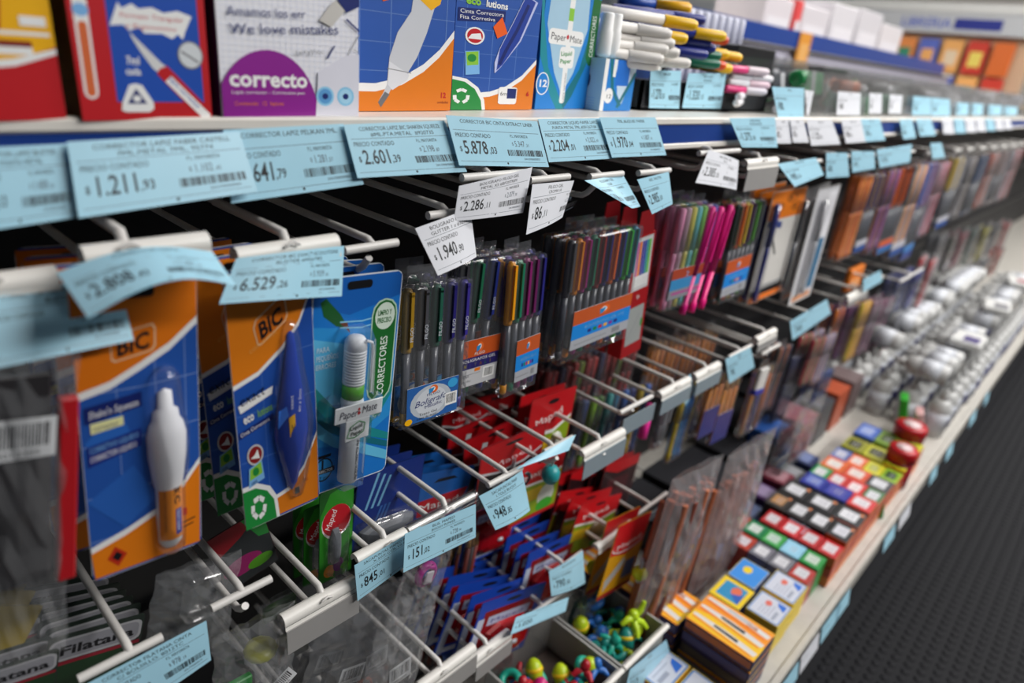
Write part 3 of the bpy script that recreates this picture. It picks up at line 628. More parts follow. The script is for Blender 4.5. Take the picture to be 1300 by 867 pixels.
def art_b2(a):
    a.poly(clip_poly([(4, 0), (96, 0), (100, 3), (100, 197), (96, 200), (4, 200), (0, 197), (0, 3)]), M('1F4FA6'))
    blue_grid(a, (34, 70), (58, 96, 134), M('4A74C0'))
    t1 = [(0, 120), (30, 126), (60, 140), (82, 156), (100, 180)]
    a.poly(clip_poly([(0, 198)] + [(x, y - 3.5) for x, y in t1] + [(99.5, 198)]), WHT); a.poly(clip_poly([(0, 198)] + t1 + [(99.5, 198)]), M('E27E14'))
    b1 = [(34, 16), (60, 20), (80, 34), (100, 60)]
    a.poly(clip_poly([(34, 2)] + [(x, y + 3.5) for x, y in b1] + [(98, 2)]), WHT); a.poly(clip_poly([(38, 2)] + b1 + [(98, 2)]), M('DB7A16'))
    a.poly(clip_poly([(0, 0), (0, 38), (18, 38), (34, 31), (42, 20), (44, 0)]), WHT); a.poly(clip_poly([(0, 0), (0, 34), (16, 34), (30, 28), (38, 18), (40, 0)]), M('1F8A3C'))
    for k in range(3):
        t = math.radians(80 + 120 * k); cx, cy = 18 + 8 * math.cos(t), 16 + 9 * math.sin(t)
        a.line([(cx + 7 * math.cos(t + 2), cy + 7 * math.sin(t + 2)), (cx, cy), (cx + 7 * math.cos(t - 2), cy + 7 * math.sin(t - 2))], 4.5, WHT)
    logo_bic(a, 47, 160, .95, 20); a.text('corrector', 22, 140, 6, M('F0A850'), rot=18, fit=36)
    a.poly([(4, 104), (46, 112), (44, 106), (6, 98)], WHT); a.text('exact', 6, 103, 11, BLK, rot=9, fit=30, shear=.3)
    a.text('eco', 9, 89, 10, WHT, rot=8, bold=.03); a.text('lutions', 26, 91, 9, LIME, rot=8, fit=18)
    a.poly([(2, 78), (44, 86), (44, 91), (2, 83)], NAVY); a.text('Cinta Correctora', 4, 79.5, 4.4, WHT, rot=10, fit=36)
    a.ell(19, 62, 10, 8.5, M('C8C8C8')); a.ell(19, 62, 8, 7, M('8A1A1E')); a.poly([(13, 60), (24, 58), (22, 66), (18, 62)], WHT)
    a.poly([(8, 36), (28, 40), (26, 60 - 4), (10, 52)], SKY); a.poly([(10, 42), (26, 45), (25, 55), (11, 51)], LIME); a.ell(18, 48, 4, 3.5, GRN); a.text('100%', 11, 37, 4.5, NAVY, rot=10)
    a.text('6m', 78, 22, 6, M('A8500C')); a.rect(66, 14, 72, 20, BLK)
Q2 = ((281, 345), (394, 325), (305, 678))
b2, wd, ht, P = blister('blue and orange carded corrector tape with green recycling corner', Q2, .39, M('D0D0D0'), art_b2, cat='corrector tape', group='corrector tapes on the hook under the rolled label')
k_ = wd / 100; TB = mat('translucent_blue_plastic', '1A3FA8', .15); 
g = G(); halftube(g, [(x * k_, (v - 200) / 200 * ht, r * k_) for x, v, r in [(70, 150, .5), (70, 148, 4), (70, 140, 6), (69, 125, 9), (68, 105, 14), (66, 85, 20), (65, 70, 22), (64, 55, 18), (63, 40, 12), (62, 26, 7), (62, 20, .5)]], TB, depth=.45, y0=-.0008); tb = g.to('tape_dispenser', b2)
g = G(); a = Art(g, lambda p, v, L: (p * k_, -.0008 - 20 * k_ * .47 - L, (v - 200) / 200 * ht)); a.poly([(58, 70), (66, 70), (66, 88), (58, 86)], YEL); a.text('BIC', 65, 72, 6, BLK, rot=88, bold=.03); a.text('exact', 64, 92, 6, WHT, rot=85); a.text('6m x 5mm', 73, 88, 5, WHT, rot=82)
a.poly([(44, 80), (58, 88), (56, 96), (46, 94)], M('3A7AE0')); g.to('print', tb)
g = G(); halftube(g, [(x * k_, (v - 200) / 200 * ht, r * k_) for x, v, r in [(68, 12, .1), (68, 14, 9), (68, 30, 16), (67, 55, 23), (67, 80, 27), (68, 105, 22), (69, 125, 16), (70, 145, 12), (70, 156, 7), (70, 158, .1)]], BUBBLE, depth=.75); g.to('blister_dome', b2)
mw = b2.matrix_world.copy()
for k in range(3): dup(b2, Matrix.Translation((-.008 - .003 * k, .028 * (k + 1), -.003 * k)) @ mw, 'carded corrector tape hanging %s behind the front one' % KIN[k])

def art_b3(a):
    full = clip_poly([(5, 1), (95, 1), (99, 4), (99, 196), (95, 199), (5, 199), (1, 196), (1, 4)])
    a.poly(full, M('1876CC')); a.poly([(1, 50), (60, 40), (99, 60), (99, 120), (70, 150), (1, 160)], M('2C92D8')); a.poly([(1, 90), (40, 84), (50, 110), (40, 140), (1, 150)], M('5CB8E4'))
    a.poly([(1, 178), (20, 172), (40, 166), (99, 178), (99, 196), (95, 199), (5, 199), (1, 196)], M('155FB4'))
    a.poly([(8, 180), (14, 183), (30, 168), (40, 154), (26, 158), (12, 168)], M('1E5A2A')); a.poly([(30, 160), (42, 150), (38, 160)], M('6A3A2A'))
    for q in (0, 1): a.line([(30, 156 + q * 5), (55, 153 + q * 6), (80, 156 + q * 5)], 1.2, M('8CCDEA'))
    a.poly(clip_poly([(1, 96), (20, 70), (50, 52), (99, 34), (99, 41), (55, 62), (28, 84), (1, 112)]), M('1B8A8E')); a.poly(clip_poly([(1, 84), (22, 62), (50, 46), (99, 26), (99, 32), (52, 52), (24, 70), (1, 96)]), M('126A7C'))
    a.poly(clip_poly([(62, 60), (80, 74), (99, 96), (99, 84), (84, 64), (70, 54)]), M('1B8A8E')); a.poly(clip_poly([(1, 66), (30, 44), (99, 12), (99, 22), (30, 56), (1, 80)]), M('64C0E6'))
    a.rrect(66, 78, 97, 176, 14, M('B8D8C0')); a.rrect(67.5, 79.5, 95.5, 174.5, 13, M('1D6A2C')); a.ell(82, 160, 12, 12.5, M('D8E8D8'))
    a.text('LIMPIO Y', 73, 161, 6.5, M('1D6A2C'), fit=17, bold=.03); a.text('PRECISO', 73, 154, 6.5, M('1D6A2C'), fit=17, bold=.03)
    a.text('CORRECTORES', 87, 83, 12, M('E8F0E8'), rot=90, fit=58, bold=.01)
    for k, s_ in enumerate(('PARA', 'PEQUEÑOS', 'ERRORES')): a.text(s_, 6, 137 - k * 7.5, 6.5, M('BFE0F4'), fit=(14, 24, 22)[k], bold=.02)
    for r_, mm in ((1, BLK), (.88, M('2C92D8'))):
        a.ell(20, 24, 11 * r_, 12 * r_, mm, 16)
    a.rect(7, 20, 33, 25, BLK); a.rect(12, 36, 28, 39, BLK); a.text('1', 16, 24.5, 13, BLK, bold=.05); a.text('CORRECTOR', 9, 21, 4, WHT, fit=22)
    a.text('7 ml', 15, 14, 5, BLK, fit=11)
Q3 = ((398, 355), (512, 342), (408, 626))
b3, wd, ht, P = blister('blue carded slim correction pen with a green pill and white cross label', Q3, .395, M('DDE4E8'), art_b3, group='slim correction pens on the bare crossbar hook')
k_ = wd / 100; X0, Z = 42, lambda v: (v - 200) / 200 * ht
pen = G().lathe([(.0062, Z(12)), (.0078, Z(13)), (.0080, Z(60)), (.0080, Z(88))], M('E4EAF0'), 18, Matrix.Translation((X0 * k_, -.0082, 0))).to('pen_barrel', b3)
g = G(); z_ = Z(88); pr_ = []
g.lathe([(.0086, Z(88)), (.0090, Z(91)), (.0078, Z(96))], M('E4EAF0'), 18, Matrix.Translation((X0 * k_, -.0082, 0))); g.lathe([(.0084, Z(95)), (.0084, Z(108))], M('5DB52E'), 18, Matrix.Translation((X0 * k_, -.0082, 0)))
for k in range(12): z0 = 108 + k * 2.6; pr_ += [(.0086, Z(z0)), (.0086, Z(z0 + 1.7)), (.0080, Z(z0 + 1.9)), (.0080, Z(z0 + 2.5))]
pr_ += [(.0086, Z(140)), (.0082, Z(146)), (.006, Z(150)), (.002, Z(151.5))]
g.lathe(pr_, M('E9EDF2'), 18, Matrix.Translation((X0 * k_, -.0082, 0))); cap = g.to('pen_cap', b3)
G().tube([(X0 * k_ + .003, -.0165, Z(149)), (X0 * k_ + .009, -.0160, Z(146)), (X0 * k_ + .0115, -.014, Z(138)), (X0 * k_ + .0125, -.013, Z(98))], .0011, M('E9EDF2'), 8).to('clip', cap)
g = G(); T = lambda y: Matrix.Identity(4); x_ = lambda p: p * k_
def rplate(x0, v0, x1, v1, y, m):
    g.box(x0 * k_, y, Z(v0), x1 * k_, y + .0012, Z(v1), m, bev=.0005)
rplate(15, 78, 70, 93, -.0178, M('E8ECEF')); rplate(28, 58, 56, 78, -.0175, M('E8ECEF')); lb = g.to('name_plate', b3)
g = G(); a = Art(g, lambda p, v, L: ((p - 13) * k_, -.0180 - L, Z(v))); a.text('Paper', 32, 82, 10, M('1A1A3A'), rot=-1, fit=21, shear=.25); a.text('Mate', 58, 82.5, 10, M('1A1A3A'), rot=3, fit=18, shear=.2); a.ell(55, 87.5, 1.4, 1.6, RED, 8); a.ell(55, 84, 1.8, 1.8, RED, 8)
a.line([(43, 62), (46, 72), (56, 76), (63, 73), (62, 65), (52, 61), (44, 62)], .9, GRN); a.text('Liquid', 46, 68.5, 5.5, M('2A3A2A'), rot=6, fit=14, bold=.02); a.text('Paper', 47, 63, 5.5, M('2A3A2A'), rot=6, fit=14, bold=.02)
vs, fs, tw = text_mesh('PRECISION CORRECTOR FINE', .03); a.l = 2
g.add([((46.5 - q * 4.2) * k_, -.0163, Z(16 + p * 3.0)) for p, q in vs], fs, BLK); g.to('print', lb)
# faceted clear dome round pen and plate
g = G(); sec = [(42, 7, 12, .003), (42, 9, 15, .018), (42, 54, 15, .018), (42, 57, 19, .020), (42, 74, 19, .020), (42.5, 77, 31, .020), (42.5, 94, 31, .020), (42.5, 97, 18, .020), (42.5, 148, 17, .019), (42.5, 156, 14, .016), (42.5, 158, 11, .002)]
vs = []; 
for x, v, r, d in sec: vs += [((x - r) * k_, -.0003, Z(v)), ((x - r * .92) * k_, -d * .8, Z(v)), ((x - r * .75) * k_, -d, Z(v)), ((x + r * .75) * k_, -d, Z(v)), ((x + r * .92) * k_, -d * .8, Z(v)), ((x + r) * k_, -.0003, Z(v))]
n = 6; g.add(vs, [(i * n + k, i * n + k + 1, (i + 1) * n + k + 1, (i + 1) * n + k) for i in range(len(sec) - 1) for k in range(n - 1)], BUBBLE, smooth=False)
g.to('blister_dome', b3)
mw = b3.matrix_world.copy()
for k in range(3): dup(b3, Matrix.Translation((-.0015 * k - .001, .022 * (k + 1), -.001 * k)) @ mw @ Matrix.Rotation(math.radians(1.5 * k), 4, 'Y'), 'carded slim correction pen hanging %s behind the front one' % KIN[k])

# ------------------------------------------------------------------ pens and packs
PENS = {}
def pen_mesh(col, L=.145, style='gel'):     # pen standing point down, top at z = 0
    k = (col, L, style)
    if k in PENS: return PENS[k]
    c = M(col); g = G(); r = .0042
    clr = mat('smoke_barrel', '5C5F68', .25)
    if style == 'gel':
        g.lathe([(.0015, -L), (.0036, -L + .002), (.0038, -L + .012)], c, 8); g.lathe([(.0036, -L + .012), (.0038, -L * .45)], clr, 8)
        g.lathe([(.0044, -L * .45), (.0046, -L * .43), (.0046, -.004), (.003, 0)], c, 8)
        g.box(-.0016, -.0072, -L * .40, .0016, -.0058, -.004, c); g.box(-.0016, -.0072, -.006, .0016, 0, -.002, c)
    elif style == 'solid':
        g.lathe([(.0025, -L), (.0046, -L + .001), (.0046, -L + .014), (.0034, -L + .015), (.0040, -L * .5), (.0042, -L * .42)], c, 8)
        g.lathe([(.0054, -L * .42), (.0056, -.002), (.0035, 0)], c, 8)
    elif style == 'pencil':
        g.lathe([(.0036, -L), (.0036, -.018)], c, 6); g.lathe([(.0036, -.018), (.0008, -.001)], M('D8A868'), 6)
    PENS[k] = g.mesh('pen'); return PENS[k]
def film_case(g, x0, x1, z0, z1, d, m):
    g.box(x0, -d, z0, x1, .0005, z1, m, bev=.0018)
def pen_pack(label, q, Y, cols, artf=None, lab=None, style='gel', film=None, group=None, d=.011, dY=(0, 0, 0), txt=None, L=None, name='pen_pack', hang=True, copies=0, step=.016, cat='pen pack', penname='gel_pen', y0=-.0058, kin=None):
    m, wd, ht = pose(at(*q[0], Y + dY[0]), at(*q[1], Y + dY[1]), at(*q[2], Y + dY[2]))
    r = thing(name, label, cat, m, group); n = len(cols)
    g = G(); film_case(g, 0, wd, -ht, 0, d, film or FILM); 
    if hang: g.box(wd * .3, -.0008, 0, wd * .7, -.0003, .014, film or FILM)
    g.to('clear_case', r)
    L = L or ht * .97
    for k, c in enumerate(cols):
        if c is None: continue
        place(penname, pen_mesh(c, L, style), r, Matrix.Translation((wd * (k + .5) / n, y0, -ht * .01)))
    if txt:
        g = G()
        for k in range(n):
            vs, fs, tw = text_mesh(txt, .01); x = wd * (k + .5) / n
            g.add([(x + .0014 - b * .005, y0 - .0075, -ht * .36 + a * .0048) for a, b in vs], fs, M('C8CCD4'))
        g.to('pen_lettering', r)
    if artf:
        x0, z0, x1, z1 = lab; g = G()
        g.box(wd * x0, -d - .0006, -ht * z1, wd * x1, -d - .0001, -ht * z0, M('B8BAC0')); lb = g.to('label_card', r)
        g = G(); a = Art(g, lambda p, v, Lr: (wd * (x0 + (x1 - x0) * p / 100), -d - .0007 - Lr, -ht * (z1 - (z1 - z0) * v / 100))); artf(a); g.to('label_print', lb)
    mw = r.matrix_world.copy()
    for k in range(copies):
        dup(r, Matrix.Translation((.001 * random.uniform(-1, 1), step * (k + 1), random.uniform(-.004, 0))) @ mw @ Matrix.Rotation(math.radians(random.uniform(-2, 2)), 4, 'Y'), label.replace('front ', '') .rstrip() + ', %s back' % KIN[k])
    return r
def swirl(a, x, y, s):                      # maker's round badge of an orange arc and a blue wedge
    a.ell(x, y, 9 * s, 12 * s, M('E86A28'), 14); a.ell(x - 2 * s, y + 1 * s, 5.5 * s, 7 * s, WHT, 10); a.poly([(x - 10 * s, y + 3 * s), (x + 2 * s, y + 5 * s), (x - 2 * s, y - 8 * s), (x - 9 * s, y - 11 * s)], M('2A8AC8'))
def art_boli(a):
    a.rect(0, 0, 100, 100, M('2A62A8')); a.ell(46, 50, 40, 46, M('B8C0C8')); a.ell(46, 50, 30, 38, M('CFD4DA'))
    swirl(a, 50, 82, .95); a.text('FILGO', 50, 66, 10, NAVY, al='c', fit=26); a.text('Boligrafo', 14, 42, 24, NAVY, shear=.3, rot=6, fit=62); a.text('Metallic', 34, 32, 13, NAVY, rot=6, fit=34)
    a.text('Trazo Gel', 24, 16, 10, BLK, fit=34); a.text('Libre de Acido', 20, 6, 9, BLK, fit=40); a.ell(88, 84, 10, 13, M('3AA0D8')); a.rect(74, 22, 98, 58, WHT); a.bars(76, 28, 96, 54, BLK, 14); a.ell(4, 8, 7, 9, YEL)
def art_gelmetal(a):
    a.rect(0, 0, 100, 100, M('C6C6C8')); a.rect(0, 62, 100, 100, M('C8541C')); a.rect(0, 38, 100, 63, M('2A2468'))
    swirl(a, 50, 82, .9); a.text('FILGO', 50, 66, 8, WHT, al='c', fit=26); a.text('BOLIGRAFOS GEL', 50, 53, 9, WHT, al='c', fit=86)
    for k, c in enumerate(('8A7A30', '3A3A80', '6A6A6A', '7A4A20', '2A6A4A', '8A7A30')): a.text('METALI'[k], 14 + k * 13, 42, 10, M(c), bold=.03)
    a.rect(42, 30, 56, 37, ORG); a.text('16 GR', 12, 20, 8, GRY); a.rect(64, 10, 94, 34, WHT); a.bars(68, 13, 90, 31, BLK, 14); a.text('Trazo fino', 10, 10, 7, GRY); a.line([(4, 26), (58, 26)], 1, GRY)
def art_obl(a):
    a.rect(0, 0, 100, 100, M('AFB2B8')); a.rect(0, 62, 100, 100, M('C85A2A')); a.rect(0, 26, 100, 64, M('1E8AE0'))
    swirl(a, 52, 82, .9); a.text('BOLIGRAFOS GEL x10', 54, 48, 11, SKY, al='c', fit=68)
    for k, c in enumerate(('2A2A80', '1E8A3C', 'C01A22', 'F2B40F', '8A2A9A', '2A2A80')): a.rect(26 + k * 9, 34, 32 + k * 9, 42, M(c))
    a.rect(70, 6, 84, 20, GRY); a.line([(6, 12), (60, 12)], 2, GRY)
G_ = 'pen packs on the upper hooks'
pen_pack('film packet of dark metallic pens with a blue label beside the blue card', ((503, 364), (592, 350), (500, 542)), .42, ('A8821E', '4A4A50', '1E5A48', '241E6A', '3A2E90'), art_boli, (.08, .70, .84, .97), txt='FILGO', group=G_, copies=2, dY=(0, 0, -.008))
pen_pack('packet of gel pens with an orange and violet label', ((574, 330), (649, 320), (556, 508)), .435, ('3A3A3E', '1E6A4A', '22307E', '4A2A8A'), art_gelmetal, (.14, .56, .84, .91), txt='FILGO', group=G_, copies=2)
pen_pack('narrow pen packet with a bright yellow orange pen at its near edge', ((640, 330), (686, 318), (612, 510)), .425, ('F0A010', '1E7A5A', '8A1E6A', '6A1E5A', '2A2A80'), art_obl, (.3, .58, .98, .9), group=G_, copies=1)
pen_pack('broad packet of ten coloured gel pens with an orange and blue label', ((716, 303), (806, 283), (682, 466)), .43, ('55555A', 'F09010', '9A1E7A', '1E7A5A', 'A02A2A', '2A2A7A', 'F0701A', '2A3A90', '38B83A', '1E7A9A'), art_obl, (.12, .57, .98, .90), group=G_, film=RIGID, d=.014, copies=2)
pp = at(806, 303, .43)
def art_redbox(a):
    a.rect(0, 0, 100, 200, M('A0141A')); a.poly([(14, 112), (92, 112), (92, 196), (14, 196)], M('C8C8C8')); a.rect(18, 130, 88, 192, M('D8D8DC'))
    for k, c in enumerate(('D85AA0', 'F0802A', '3A2A90', '1E3AA8', '1E9A9A', '6AC03A')): a.rect(20 + k * 11, 118, 27 + k * 11, 140, WHT); a.rect(20 + k * 11, 136, 29 + k * 11, 190, M(c))
    a.rect(12, 20, 88, 84, M('9EA2A0')); a.line([(20, 30), (70, 70)], 2, GRY); a.ell(84, 52, 6, 8, GRN, 10); a.text('filgo', 44, 98, 9, WHT)
def hang_box(label, q, Y, d, front, side, artf, group=None, copies=0):
    m, wd, ht = pose(at(*q[0], Y), at(*q[1], Y), at(*q[2], Y)); r = thing('pen_box', label, 'box', m, group)
    G().box(0, 0, -ht, wd, d, 0, front, bev=.001).to('carton', r); G().box(-.0004, .001, -ht + .001, -.0001, d - .001, -.001, side).to('side_panel', r)
    g = G(); a = Art(g, lambda p, v, L: (wd * p / 100, -.00005 - L, ht * (v - 200) / 200)); artf(a); g.to('front_print', r)
    g = G(); g.prism([(wd * .1, 0), (wd * .9, 0), (wd * .8, .03), (wd * .2, .03)], .0, .0008, M('8A1218')); g.to('hang_tab', r)
    mw = m.copy()
    for k in range(copies): dup(r, Matrix.Translation((0, (d + .004) * (k + 1), 0)) @ mw, label + ', %s back' % KIN[k])
    return r
hang_box('slim bright red box with a window of coloured pens', ((806, 302), (833, 292), (778, 462)), .43, .022, M('C0161C'), M('D8181E'), art_redbox, group='red pen boxes', copies=2)
PAST = ('E89AC0', 'B89AA8', 'D8D060', '6AC0C8', '7ABA50', 'C04AA8', '5A5AC0')
def art_pastel(a):
    a.rect(0, 0, 100, 100, M('8A8C94')); a.rect(0, 66, 100, 100, M('A8442A')); a.rect(0, 30, 100, 66, M('3A8AC0')); a.text('2', 40, 70, 22, SKY); a.line([(8, 18), (90, 18)], 8, M('B04A90')); 
pen_pack('packet of pastel pens in pink yellow and teal', ((859, 262), (906, 256), (822, 398)), .43, PAST, art_pastel, (.06, .58, .98, .88), group=G_, copies=2, style='solid')
for k in range(3):
    u = (905, 916, 928)[k]; v = (262, 262, 260)[k]; b = at(u, v, .42)
    t = thing('highlighter_pen', 'bright pink highlighter pen, %s of the three hanging side by side' % ('leftmost', 'middle', 'rightmost')[k], 'pen', turn(b, 0, 0, 9), 'pink pens on the upper hooks')
    L = .155
    G().lathe([(.003, -L), (.0052, -L + .001), (.0052, -L + .016), (.0038, -L + .017), (.0046, -L * .62)], M('FF1E8C') if k != 0 else M('D81880'), 14).to('barrel', t)
    c_ = G().lathe([(.0054, -L * .62), (.0058, -.003), (.003, 0)], M('FF2A96') if k != 0 else M('D81880'), 14).to('cap', t)
    G().box(-.0014, -.0075, -L * .5, .0014, -.0060, -.006, M('FF2A96')).to('clip', c_)
pen_pack('packet of dark green orange and yellow pens right of the pink ones', ((931, 258), (966, 250), (902, 386)), .44, ('2A4A3A', 'E0601A', 'D8C02A', '5A2A6A', '5AA83A', '6A6A72'), art_obl, (.02, .55, .9, .92), group=G_, copies=2)
# white cards with pens beyond the pink ones
def art_wcard(a, top='E07818'):
    a.rect(1, 1, 99, 199, M('D9D6D0')); a.rect(1, 150, 99, 199, M(top))
    for x, y in ((24, 172), (60, 184), (78, 168)): a.ell(x, y, 16, 8, M('8A4A10')); a.ell(x, y, 13, 6, M(top)); a.text('BIC', x - 9, y - 3, 9, BLK, bold=.03)
    a.rect(2, 12, 98, 24, BLK); a.rect(2, 1, 98, 12, M('F07A1A')); a.line([(30, 116), (48, 84)], 4, BLK); a.rect(8, 26, 92, 30, GRY)
    a.poly([(4, 140), (46, 132), (46, 144), (6, 150)], M('3A4A8A'))
def carded(label, q, Y, artf, edge, items, name='pen_card', cat='pen card', group=None, copies=0, step=.02, cn='card', film=BUBBLE):
    m, wd, ht = pose(at(*q[0], Y), at(*q[1], Y), at(*q[2], Y)); r = thing(name, label, cat, m, group)
    g, out = card_shape(wd, ht, .003); g.prism(out, 0, .0008, edge); g.to(cn, r)
    if artf:
        g = G(); a = Art(g, lambda p, v, L: (wd * p / 100, -.00003 - L, ht * (v - 200) / 200)); artf(a); g.to('card_print', r)
    for it in items: it(r, wd, ht)
    mw = m.copy()
    for k in range(copies): dup(r, Matrix.Translation((random.uniform(-.002, .002), step * (k + 1), random.uniform(-.005, 0))) @ mw @ Matrix.Rotation(math.radians(random.uniform(-4, 4)), 4, 'Y'), label + ', %s back' % KIN[k])
    return r
def it_pen(x, col, style='gel', top=.05, frac=.85, dome=True):
    def f(r, wd, ht):
        place('pen', pen_mesh(col, ht * frac, style), r, Matrix.Translation((wd * x, -.007, -ht * top)))
        if dome: g = G(); halftube(g, [(wd * x, -ht * (top + frac) - .004, .002), (wd * x, -ht * (top + frac), .009), (wd * x, -ht * top, .009), (wd * x, -ht * top + .004, .002)], BUBBLE, n=8, depth=1.6); g.to('blister_dome', r)
    return f
carded('orange topped white card with a dark blue pen at its left edge', ((983, 244), (1026, 236), (952, 386)), .44, art_wcard, M('C8C4BC'), [it_pen(.08, '1E2A8A', 'solid', .1, .86), it_pen(.93, '3A3A40', 'gel', .12, .84)], group='white pen cards on the upper hooks', copies=2)
def art_w2(a): a.rect(1, 1, 99, 199, M('CFCFD2')); a.rect(60, 20, 90, 110, M('2A6A90')); a.rect(58, 110, 92, 190, M('E4E4E8')); a.line([(20, 20), (20, 180)], 6, M('BEBEC4')); a.rect(10, 4, 90, 14, M('E09A6A'))  # the pale upper block is glare painted into the card print
carded('white card with a blue bar and painted glare at its top', ((1040, 240), (1068, 233), (1010, 384)), .44, art_w2, M('C8C4BC'), [it_pen(.3, 'D8D8DC', 'solid', .1, .8)], group='white pen cards on the upper hooks', copies=1)
# the packets beyond, towards the far end of the upper row
FAR1 = [(1088, 223, 1106, 1062, 330, ('E87818', 'F09020'), 'deep orange packet'), (1106, 222, 1120, 1078, 322, ('3A3A80', 'C8A020', '2A3A90'), 'packet with blue and yellow pens'), (1124, 216, 1140, 1094, 322, ('8A4A1E', '5A2A7A', 'A04A8A'), 'brown and violet packet'),
        (1141, 212, 1158, 1112, 322, ('E06A18', 'D85A14', '3A2A30'), 'orange brown packet'), (1160, 210, 1176, 1128, 326, ('9A9AA0', 'F0A020', 'C8A8B0'), 'packet with grey and amber pens'), (1178, 206, 1190, 1150, 326, ('2A5AC0', 'C8C8D8', 'A01E2A'), 'packet with a bright blue cap'),
        (1192, 206, 1204, 1166, 300, ('B0A8B8', 'C03A4A'), 'pale packet'), (1212, 200, 1226, 1190, 288, ('D8B820', 'B8B8C0', 'C8C8D0'), 'packet with a yellow cap'), (1230, 200, 1240, 1210, 276, ('8A8A90', '6A5A50'), 'grey brown packet'), (1243, 198, 1254, 1226, 270, ('2A4A70', '8A8A98'), 'slate blue packet'),
        (1258, 194, 1270, 1240, 262, ('B04A20', '9A9AA0'), 'rusty red packet'), (1272, 192, 1284, 1258, 256, ('8A6A60', 'A0A0A8'), 'grey packet'), (1286, 190, 1298, 1274, 250, ('A8A8B0', 'B03A3A'), 'pale grey packet at the frame edge')]
for k, (u0, v0, u1, ub, vb, cs, lb) in enumerate(FAR1):
    pen_pack(lb + ' hanging in the far upper row', ((u0, v0), (u1, v0 - 3), (ub, vb)), .45, cs * 2, (lambda a, k=k: (a.rect(0, 0, 100, 100, M(('2A6AA8', '1E4A90', '2A3A80')[k % 3])), a.rect(0, 50, 100, 100, M(('C8541C', 'B8B8C0', '3A7AB8')[k % 3])))) if k in (1, 3, 4, 5, 7) else None, (0, .82, 1, .97), group='far packets on the upper hooks', style=('solid', 'gel')[k % 2], copies=1)

for k, u in enumerate((1212, 1228, 1244, 1258, 1271, 1283, 1294, 1305)):
    hook('thin bare hook at the far end of the upper row, %s from its near end' % ('first', 'second', 'third', 'fourth', 'fifth', 'sixth', 'seventh', 'eighth')[k], (u, 191 - k * 1.2), (u + 8, 190.5 - k * 1.2), .41, 'bar')

# ------------------------------------------------------------------ loose markers, trays and clear bins on the top shelf
tr = thing('display_tray', 'dark low tray under the bundle of markers behind two blue labels', 'tray', (.80, .50, TOPZ + .0005))
g = G(); dk = mat('dark_tray', '1C1E22', .5); g.box(-.03, 0, 0, .34, .14, .003, dk); g.box(-.03, 0, 0, .34, .004, .036, dk); g.box(-.03, .136, 0, .34, .14, .05, dk); g.box(-.03, 0, 0, -.026, .14, .036, dk); g.box(.336, 0, 0, .34, .14, .036, dk); g.to('tray', tr)
g = G(); g.box(-.02, .01, .003, .33, .13, .034, mat('grey_carton', '3A3C44', .7)); g.to('inner_carton', tr)
TL = 'price labels standing on the top shelf'
price_label('blue standing price label directly right of the small blue box', *L4((826, 89), (865, 90), (824, 137), (862, 138), .495), 'MARCADOR', '', '1.270', '50', '', '', group=TL, W=90)
price_label('blue standing price label reading $1.320 under the marker bundle', *L4((874, 93), (922, 93), (866, 137), (915, 138), .495), 'MARCADOR', 'PIZARRA', '1.320', '15', '', '', group=TL, W=90)
price_label('white price label lying above the white capped pens in the small box', at(752, 6, .56), at(822, 12, .60), at(752, 36, .55), at(822, 30, .58), 'MARCADOR', '', '', '', '1.265', '', paper=WPAPER, group=TL)
mk = []
def marker(label, end, Y, d, cap, body, L=.13, r=.0068, caplen=.045, grp='loose markers on the top shelf'):
    e = at(*end, Y); d = Vector(d).normalized()
    R = Vector((0, 0, 1)).rotation_difference(d).to_matrix().to_4x4(); mw = R.copy(); mw.translation = e
    t = thing('marker', label, 'marker', mw, grp)
    G().lathe([(r * .8, -L), (r * .95, -L + .002), (r * .95, -caplen)], body, 10).to('barrel', t)
    G().lathe([(r, -caplen), (r * 1.05, -caplen + .001), (r, -.006), (r * .75, -.001), (r * .3, 0)], cap, 12).to('cap', t)
DM = (.80, -.58, .0)
W_, Y_, B_, G2, O_ = M('DCD8D2'), M('F2C010'), M('1C2A82'), M('0E6A50'), M('E8501A')
BB = M('D8D8D4')
MS = [((885, 33), W_, Y_, 'upper yellow capped', .475), ((872, 50), W_, Y_, 'lower yellow capped', .47), ((921, 47), B_, Y_, 'yellow capped, set to the right of the others', .475),
      ((852, 44), W_, W_, 'topmost white', .475), ((856, 56), W_, W_, 'white, second from the top', .472), ((848, 64), W_, W_, 'white, third from the top', .468), ((862, 68), W_, W_, 'white round ended, right of the pile', .47), ((842, 76), W_, W_, 'white, second from the bottom', .465), ((876, 81), W_, W_, 'lowest white', .47), ((836, 84), W_, W_, 'bottom left white', .47), ((838, 53), W_, W_, 'white, set back beside the top one', .485),
      ((895, 26), B_, B_, 'topmost navy', .50), ((897, 40), B_, B_, 'second navy from the top', .495), ((902, 54), B_, B_, 'third navy from the top', .49), ((908, 62), B_, B_, 'navy, right of the yellow caps', .488), ((898, 70), B_, B_, 'lowest navy', .48),
      ((915, 72), G2, G2, 'upper green', .487), ((914, 82), G2, G2, 'lower green', .48), ((936, 86), G2, G2, 'green, farthest right', .50), ((924, 52), O_, M('C84A28'), 'small orange red', .50),
      ((925, 70), Y_, Y_, 'yellow ended, left of the pair of round yellow ends', .492), ((941, 74), Y_, Y_, 'yellow ended, farthest right', .497), ((921, 84), O_, O_, 'orange ended', .485), ((929, 88), Y_, Y_, 'lowest yellow ended', .487)]
for (e, bd, cp, lb, yy) in MS:
    marker(lb + ' marker in the loose bundle', e, yy, (DM[0] + random.uniform(-.05, .05), DM[1], random.uniform(-.04, .02)), cp, bd, r=.0064 if cp is not Y_ else .0068)
